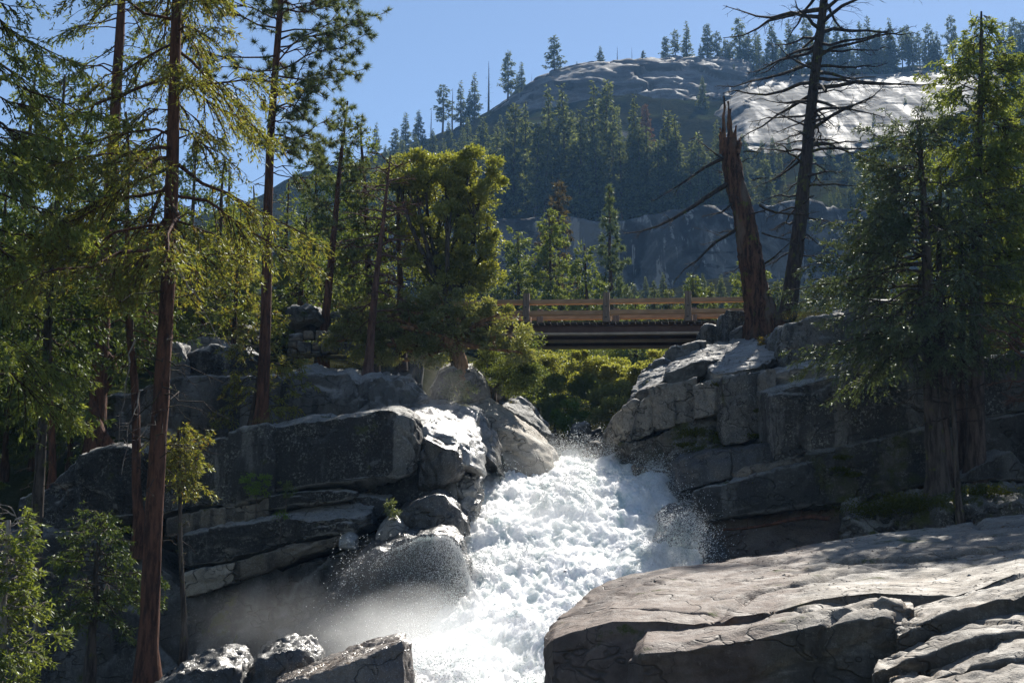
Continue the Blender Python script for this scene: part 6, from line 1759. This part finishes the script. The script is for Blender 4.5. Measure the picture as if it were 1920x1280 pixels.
bare_tree('dead_tree', 'tall bare dead conifer with long sweeping mossy limbs behind the snag', (1470, 640, 60), (1583, -290, 60), 0.37, 0.05,
          [(76, 0.36, 0.99, 5.6, -0.05, 0.35, 0.30, 0.22), (34, 0.16, 0.5, 2.6, -0.2, 0.1, 0.25, 0.15)], M['bark_dead'], 561, Rtw=0.34, twig=3.2, wob=0.2, k=14, split=True)
conifer('fir_tree', 'broad dark fir with drooping glossy boughs in front of the lichen block', 'fir', (1760, 925, 38.4), (1722, 225, 37.6), 0.27, 4.0, 124, 0.37, M['needle_blue'], M['bark_grey'], 562, 'fir', lambda t: np.clip(np.minimum(1, .75 + t) * (1.08 - t) ** .55, .12, 1), (-0.2, 0.5), 0.22, 0.12,
        dens=6.6, s0=0.22, lfac=0.34, ld=22, jit=0.4, ll=0.085, lw=0.026, droop=0.4, dead=(16, 0.24, 0.4, 1.6), azf=lambda r, n, a: np.where(r.random(n) < .55, np.pi + r.normal(size=n) * .75 + .3, a))
conifer('cedar_tree', 'tall olive green cedar with flat sprays, rising above the dark fir', 'cedar', (1830, 895, 39.8), (1840, 22, 39.8), 0.26, 2.2, 140, 0.40, M['needle_cedar'], M['bark_cedar'], 563, 'fir', spind, (-0.2, 0.5), 0.25, 0.15,
        dens=7.5, s0=0.2, lfac=0.36, ld=24, ll=0.10, lw=0.036, droop=0.45, dead=(14, 0.22, 0.45, 1.3))
conifer('cedar_tree', 'olive cedar at the edge of the picture next to the tall cedar', 'cedar', (1955, 900, 41), (1935, 120, 41), 0.24, 2.0, 96, 0.3, M['needle_cedar'], M['bark_cedar'], 564, 'fir', spind, (-0.2, 0.5), 0.25, 0.15, dens=6.5, s0=0.2, lfac=0.36, ld=20, ll=0.10, lw=0.036, droop=0.45)
conifer('fir_tree', 'shadowy fir filling the gap behind the twin trunks', 'fir', (1900, 690, 47), (1890, 260, 47), 0.2, 2.4, 80, 0.1, M['needle_dark'], M['bark_grey'], 565, 'fir', old, (-0.2, 0.4), 0.25, 0.15, dens=6, s0=0.2, lfac=0.36, ld=16, ll=0.14, lw=0.05, twigs=False)
conifer('fir_tree', 'shadowy low fir behind the flat topped boulder', 'fir', (1660, 640, 49), (1650, 380, 49), 0.15, 1.9, 60, 0.06, M['needle_dark'], M['bark_grey'], 566, 'fir', old, (-0.2, 0.4), 0.25, 0.15, dens=6, s0=0.2, lfac=0.36, ld=16, ll=0.14, lw=0.05, twigs=False)
conifer('fir_tree', 'second slim trunk close beside the broad dark fir', 'fir', (1772, 875, 39.8), (1762, 330, 39.8), 0.17, 1.6, 34, 0.5, M['needle_dark'], M['bark_cedar'], 567, 'fir', old, (-0.2, 0.4), 0.25, 0.15, dens=5, lfac=0.34, ld=18, ll=0.10, lw=0.034)
conifer('cedar_tree', 'fluted twin trunk beside the tall olive cedar', 'cedar', (1808, 880, 40.4), (1800, 380, 40.4), 0.16, 1.2, 30, 0.55, M['needle_cedar'], M['bark_cedar'], 568, 'fir', old, (-0.2, 0.4), 0.25, 0.15, dens=5, lfac=0.34, ld=18, ll=0.10, lw=0.034)
bare_tree('bare_sapling', 'thin bare sapling in front of the twin trunks', (1800, 960, 37.2), (1778, 660, 37.2), 0.085, 0.03, [(16, 0.55, 1.0, 1.1, 0.1, 0.7, 0.1, 0.1)], M['bark_grey'], 569, Rtw=0.3, twig=4, cat='sapling', wob=0.12, k=8)
bare_tree('bare_shrub', 'tangle of pale leafless twigs beside the tall cedar trunk', (1965, 800, 35), (1925, 600, 35), 0.05, 0.01, [(26, 0.15, 1.0, 1.6, 0.1, 0.7, 0.15, 0.1)], M['twig_red'], 570, Rtw=0.42, twig=6, cat='shrub', wob=0.2, k=6)
bare_tree('bare_shrub', 'pale leafless shrub at the mossy bank under the dark fir', (70, 1130, 33), (24, 955, 33), 0.03, 0.008, [(16, 0.2, 1.0, .7, -0.1, 0.5, 0.25, 0.1)], M['twig_pale'], 571, Rtw=0.3, twig=5, cat='shrub', wob=0.25, k=6)

# ------------------------------------------------------------------ small plants, twigs, fallen wood
def plant(name, label, cat, blobs, leafm, seed, n, ll, lw, clump, sd=60):
    c = np.mean([P(*b[:3]) for b in blobs], 0)
    z = min(P(*b[:3])[2] - b[3] for b in blobs)
    broadleaf(name, label, cat, np.array((c[0], c[1] + .1, z - .1)), blobs, leafm, M['bark_grey'], seed, nleaf=n, ll=ll, lw=lw, clump=clump, r0=0.015, sub_dens=sd)


plant('groundcover_plant', 'low plant with yellow and orange leaves on the sunlit tilted slab', 'plant', [(1436, 640, 47.6, .18), (1452, 632, 47.7, .2), (1466, 622, 47.8, .2), (1446, 646, 47.4, .15), (1428, 648, 47.3, .12)], M['leaf_yellow'], 580, 1500, .065, .05, .12)
plant('small_shrub', 'little bright leaved shrub in the crack of the speckled ledge', 'shrub', [(480, 895, 38.7, .28), (492, 905, 38.7, .22), (466, 908, 38.7, .22), (484, 920, 38.7, .22)], M['leaf_bright'], 581, 1300, .06, .03, .12)
plant('small_shrub', 'tiny dark leaved shrub under the speckled ledge beside the bright one', 'shrub', [(532, 912, 38.6, .18), (540, 924, 38.6, .15)], M['needle_mid'], 582, 400, .06, .03, .1)
plant('fern', 'small fern with pale fronds on the pointed stone by the rapids', 'fern', [(733, 945, 37.0, .10), (736, 958, 36.9, .16), (742, 968, 36.9, .14)], M['leaf_pale'], 583, 420, .09, .03, .10)
plant('small_shrub', 'leafy sprig hanging at the corner of the second mossy ledge', 'shrub', [(520, 968, 37.9, .12), (532, 966, 37.9, .1)], M['leaf_bright'], 584, 200, .05, .025, .08)
rg = np.random.default_rng(44)


def scatter(name, label, spots, leafm, ll, lw, spread, upk, per):
    """Tufts: blades or cushions round surveyed points, one mass."""
    pos, dd = [], []
    for x, y, Y, r in spots:
        c = P(x, y, Y)
        n = int(per * r)
        o = rg.normal(size=(n, 3)) * r * np.array((1, .6, .25)) * spread
        pos.append(c + o)
        dd.append(nrm(rg.normal(size=(n, 3)) * .6 + UP * upk))
    pos, dd = np.concatenate(pos), np.concatenate(dd)
    V, F = rhombs(rg, pos, dd, ll * (0.6 + .8 * rg.random(len(pos))), lw, 1.0)
    tag(obj(name, make_mesh(name, V, F, leafm, smooth=False)), label, 'plants', None, 'stuff')


scatter('grass', 'dry grass tufts along the ledge tops', [(490, 790, 39.6, .22), (500, 792, 39.5, .12), (640, 690, 47, .3), (670, 688, 46.5, .4), (720, 690, 46, .4), (560, 668, 48.5, .4), (610, 676, 47.8, .3), (900, 760, 47, .2), (950, 757, 50, .3), (1410, 600, 50.2, .25), (1460, 596, 49.5, .4), (1500, 590, 48, .4), (160, 905, 41, .3), (120, 925, 41, .3), (330, 700, 47, .3)], M['grass'], .10, .012, .6, 1.2, 500)
scatter('moss', 'moss cushions on the cliff recess and ledges', [(1310, 812, 44.9, .5), (1340, 826, 44.8, .5), (1320, 845, 44.6, .5), (1285, 835, 44.9, .3), (1416, 818, 44.0, .25), (1430, 835, 43.4, .2), (1392, 848, 42.9, .25), (1425, 770, 44, .15), (1348, 722, 44.6, .2), (1640, 955, 38.6, .8), (1700, 940, 38.2, .8), (1740, 950, 37.9, .8), (1850, 925, 37.6, .6), (1580, 858, 41.0, .2), (1600, 890, 41, .2), (1575, 880, 41, .2), (1420, 905, 41.5, .15)], M['moss'], .05, .04, .55, .6, 2600)
fb = thing('fallen_branch', 'long fallen branch with snapped side twigs lying in the dark hollow', 'branch', P(1450, 985, 40.6))
fl = np.array(fb.location)
q = np.array([P(1352, 993, 40.8), P(1400, 990, 40.7), P(1440, 984, 40.6), P(1480, 974, 40.5), P(1520, 967, 40.5), P(1556, 972, 40.4)]) - fl
obj('stem', make_mesh('stem', *tubes(gauss(q, 0, .5, False)[None], np.linspace(.03, .075, 6)[None], 7), M['bark_red']), fb)
for k, (x, y, x2, y2) in enumerate([(1398, 990, 1404, 976), (1426, 986, 1442, 970), (1462, 980, 1466, 962), (1502, 968, 1503, 952), (1540, 968, 1543, 952)]):
    a, b = P(x, y, 40.55) - fl, P(x2, y2, 40.3) - fl
    s = np.linspace(0, 1, 4)[:, None]
    obj('twig', make_mesh('twig', *tubes((a * (1 - s) + b * s + rg.normal(size=(4, 3)) * .015)[None], np.linspace(.02, .006, 4)[None], 5), M['bark_red']), fb)
for k, (pts_, lab) in enumerate([([(252, 636, 36), (240, 690, 36), (232, 740, 36), (222, 832, 36)], 'pale dead branch dangling beside the tall red fir, longer one'),
                               ([(262, 735, 35.5), (250, 780, 35.5), (238, 800, 35.5), (228, 890, 35.5)], 'pale dead branch dangling in front of the striped block'),
                               ([(300, 430, 31), (340, 520, 31.2), (380, 570, 31.4), (412, 650, 31.6)], 'long pale dead branch slanting down from the tall red fir')]):
    q = np.array([P(*w) for w in pts_])
    o_ = q[0].copy()
    x = np.linspace(0, len(q) - 1, 12)
    i = np.minimum(x.astype(int), len(q) - 2)
    q = q[i] * (1 - (x - i))[:, None] + q[i + 1] * (x - i)[:, None] + rg.normal(size=(12, 3)) * .03
    G = [tubes(q[None] - o_, np.linspace(.022, .006, 12)[None], 5)]
    for j in range(2, 11):
        e2 = q[j] + rg.normal(size=3) * .22 + np.array((0, 0, -.12))
        s = np.linspace(0, 1, 4)[:, None]
        G.append(tubes((q[j] * (1 - s) + e2 * s + rg.normal(size=(4, 3)) * .01)[None] - o_, np.linspace(.008, .003, 4)[None], 3))
    tag(obj('dead_branch', make_mesh('dead_branch', *join(G), M['twig_pale']), None, tuple(o_)), lab, 'dead branch')

# litter on the broad slab: fallen needles, twigs and chips of stone
slab = [o_ for o_ in bpy.data.objects if str(o_.get('label', '')).startswith('broad sunlit granite slab')][0]
sv = np.empty(len(slab.data.vertices) * 3, dtype=np.float32)
slab.data.vertices.foreach_get('co', sv)
sn = np.empty(len(slab.data.vertices) * 3, dtype=np.float32)
slab.data.vertices.foreach_get('normal', sn)
sv, sn = sv.reshape(-1, 3) + np.array(slab.location), sn.reshape(-1, 3)
if np.mean(sn[:, 2]) < 0 and np.mean(sn[sv[:, 2] > np.quantile(sv[:, 2], .8), 2]) < 0:
    sn = -sn
ok = np.nonzero((np.abs(sn[:, 2]) > .8) & (sv[:, 2] > -.4) & (sv[:, 0] > 4.5))[0]
kk = rg.choice(ok, 2600)
hold = fbm(sv[kk] * .9, 2, 61) > -0.05
kk = kk[hold]
pos = sv[kk] + rg.normal(size=(len(kk), 3)) * np.array((.03, .03, 0)) + np.array((0, 0, .012))
dd = nrm(rg.normal(size=(len(kk), 3)) * np.array((1, 1, .08)))
M['litter'] = leaf_mat('litter', (0.07, 0.04, 0.022), (0.16, 0.10, 0.055), 0.0, 0.0)
V, F = rhombs(rg, pos, dd, 0.05 + .06 * rg.random(len(kk)), 0.012, 1.0)
tag(obj('litter', make_mesh('litter', V, F, M['litter'], smooth=False)), 'brown needles and bits of bark fallen on the broad slab', 'litter', None, 'stuff')
kk = rg.choice(ok, 420)
V = (sv[kk][:, None] + (OCT[None] * np.array((1, .8, .55)) * (1 + .35 * rg.normal(size=(420, 6, 1)))) * (0.008 + .028 * rg.random((420, 1, 1)) ** 3))
F = (np.arange(420) * 6)[:, None, None] + OCF[None]
tag(obj('gravel', make_mesh('gravel', V.reshape(-1, 3), F.reshape(-1, 3), M['granite_pale'], smooth=False)), 'stone chips lying on the broad slab', 'gravel', None, 'stuff')
# ------------------------------------------------------------------ air
hz = bpy.data.meshes.new('haze')
V, a, b = box(-700, 700, -30, 900, -10, 330, 0.001)
hb = obj('haze', make_mesh('haze', V, [a, b], [], smooth=False))
tag(hb, kind='stuff')
hm_ = bpy.data.materials.new('haze_air')
hm_.use_nodes = True
ht = hm_.node_tree
for n_ in list(ht.nodes):
    ht.nodes.remove(n_)
ho = ht.nodes.new('ShaderNodeOutputMaterial')
hv = ht.nodes.new('ShaderNodeVolumePrincipled')
hv.inputs['Color'].default_value = (0.26, 0.54, 1.0, 1)
hv.inputs['Density'].default_value = 0.00016
hv.inputs['Anisotropy'].default_value = 0.2
ht.links.new(hv.outputs[0], ho.inputs['Volume'])
hb.data.materials.append(hm_)


def mist(label, c, rad, dens, aniso=0.45, seed=0.0, nscale=1.6):
    """A soft cloud of spray: a closed ball whose density fades to nothing well inside its skin."""
    n, m = 17, 24
    th = np.linspace(0.02, np.pi - 0.02, n)[:, None]
    ph = np.arange(m)[None] * 2 * np.pi / m
    G = np.stack([np.sin(th) * np.cos(ph), np.sin(th) * np.sin(ph), np.cos(th) * np.ones_like(ph)], -1)
    F = grid_faces(n, m, True)[:, ::-1]            # skin facing outwards
    caps = [np.arange(m)[None], ((n - 1) * m + np.arange(m))[None, ::-1]]
    t = NT('mist_air')
    tc = t.n('ShaderNodeTexCoord').outputs['Object']
    ln = t.n('ShaderNodeVectorMath', operation='LENGTH')
    t.l(tc, ln.inputs[0])
    nz = t.noise(tc, nscale, 4, 0.6)
    r = t.math('ADD', ln.outputs['Value'], t.math('MULTIPLY', t.math('SUBTRACT', nz, 0.5), 0.9))
    fall = t.math('MULTIPLY', t.ramp(r, 0.15, 0.92, 1.0, 0.0), t.ramp(ln.outputs['Value'], 0.75, 0.98, 1.0, 0.0))
    v = t.n('ShaderNodeVolumePrincipled')
    v.inputs['Color'].default_value = (0.96, 0.97, 0.98, 1)
    v.inputs['Anisotropy'].default_value = aniso
    t.l(t.math('MULTIPLY', fall, dens), v.inputs['Density'])
    t.l(v.outputs[0], t.out.inputs['Volume'])
    o = obj('mist', make_mesh('mist', G.reshape(-1, 3), [F] + caps, t.m), None, tuple(P(*c)))
    o.scale = rad
    tag(o, label, 'mist', None, 'stuff')


mist('cloud of spray at the foot of the rapids', (800, 1225, 30.2), (3.1, 2.2, 1.7), 0.5)
mist('spray drifting along the dark wall under the ledges', (560, 1190, 33), (3.6, 1.8, 1.5), 0.07)
mist('spray over the wet black boulder', (760, 1100, 34.2), (2.2, 1.2, 1.4), 0.08)
mist('spray rising from the head of the rapids', (1010, 880, 46), (3.0, 1.8, 1.3), 0.16)
mist('thin mist drifting before the rounded boulder and outcrop', (760, 740, 43.2), (3.4, 1.2, 1.5), 0.09)
mist('thin mist beside the dark wet boulder', (1270, 1010, 39), (1.6, 1.2, 1.4), 0.07)

mist('veil of fine spray over the middle of the rapids', (1040, 985, 40.0), (2.6, 2.2, 1.3), 0.16)
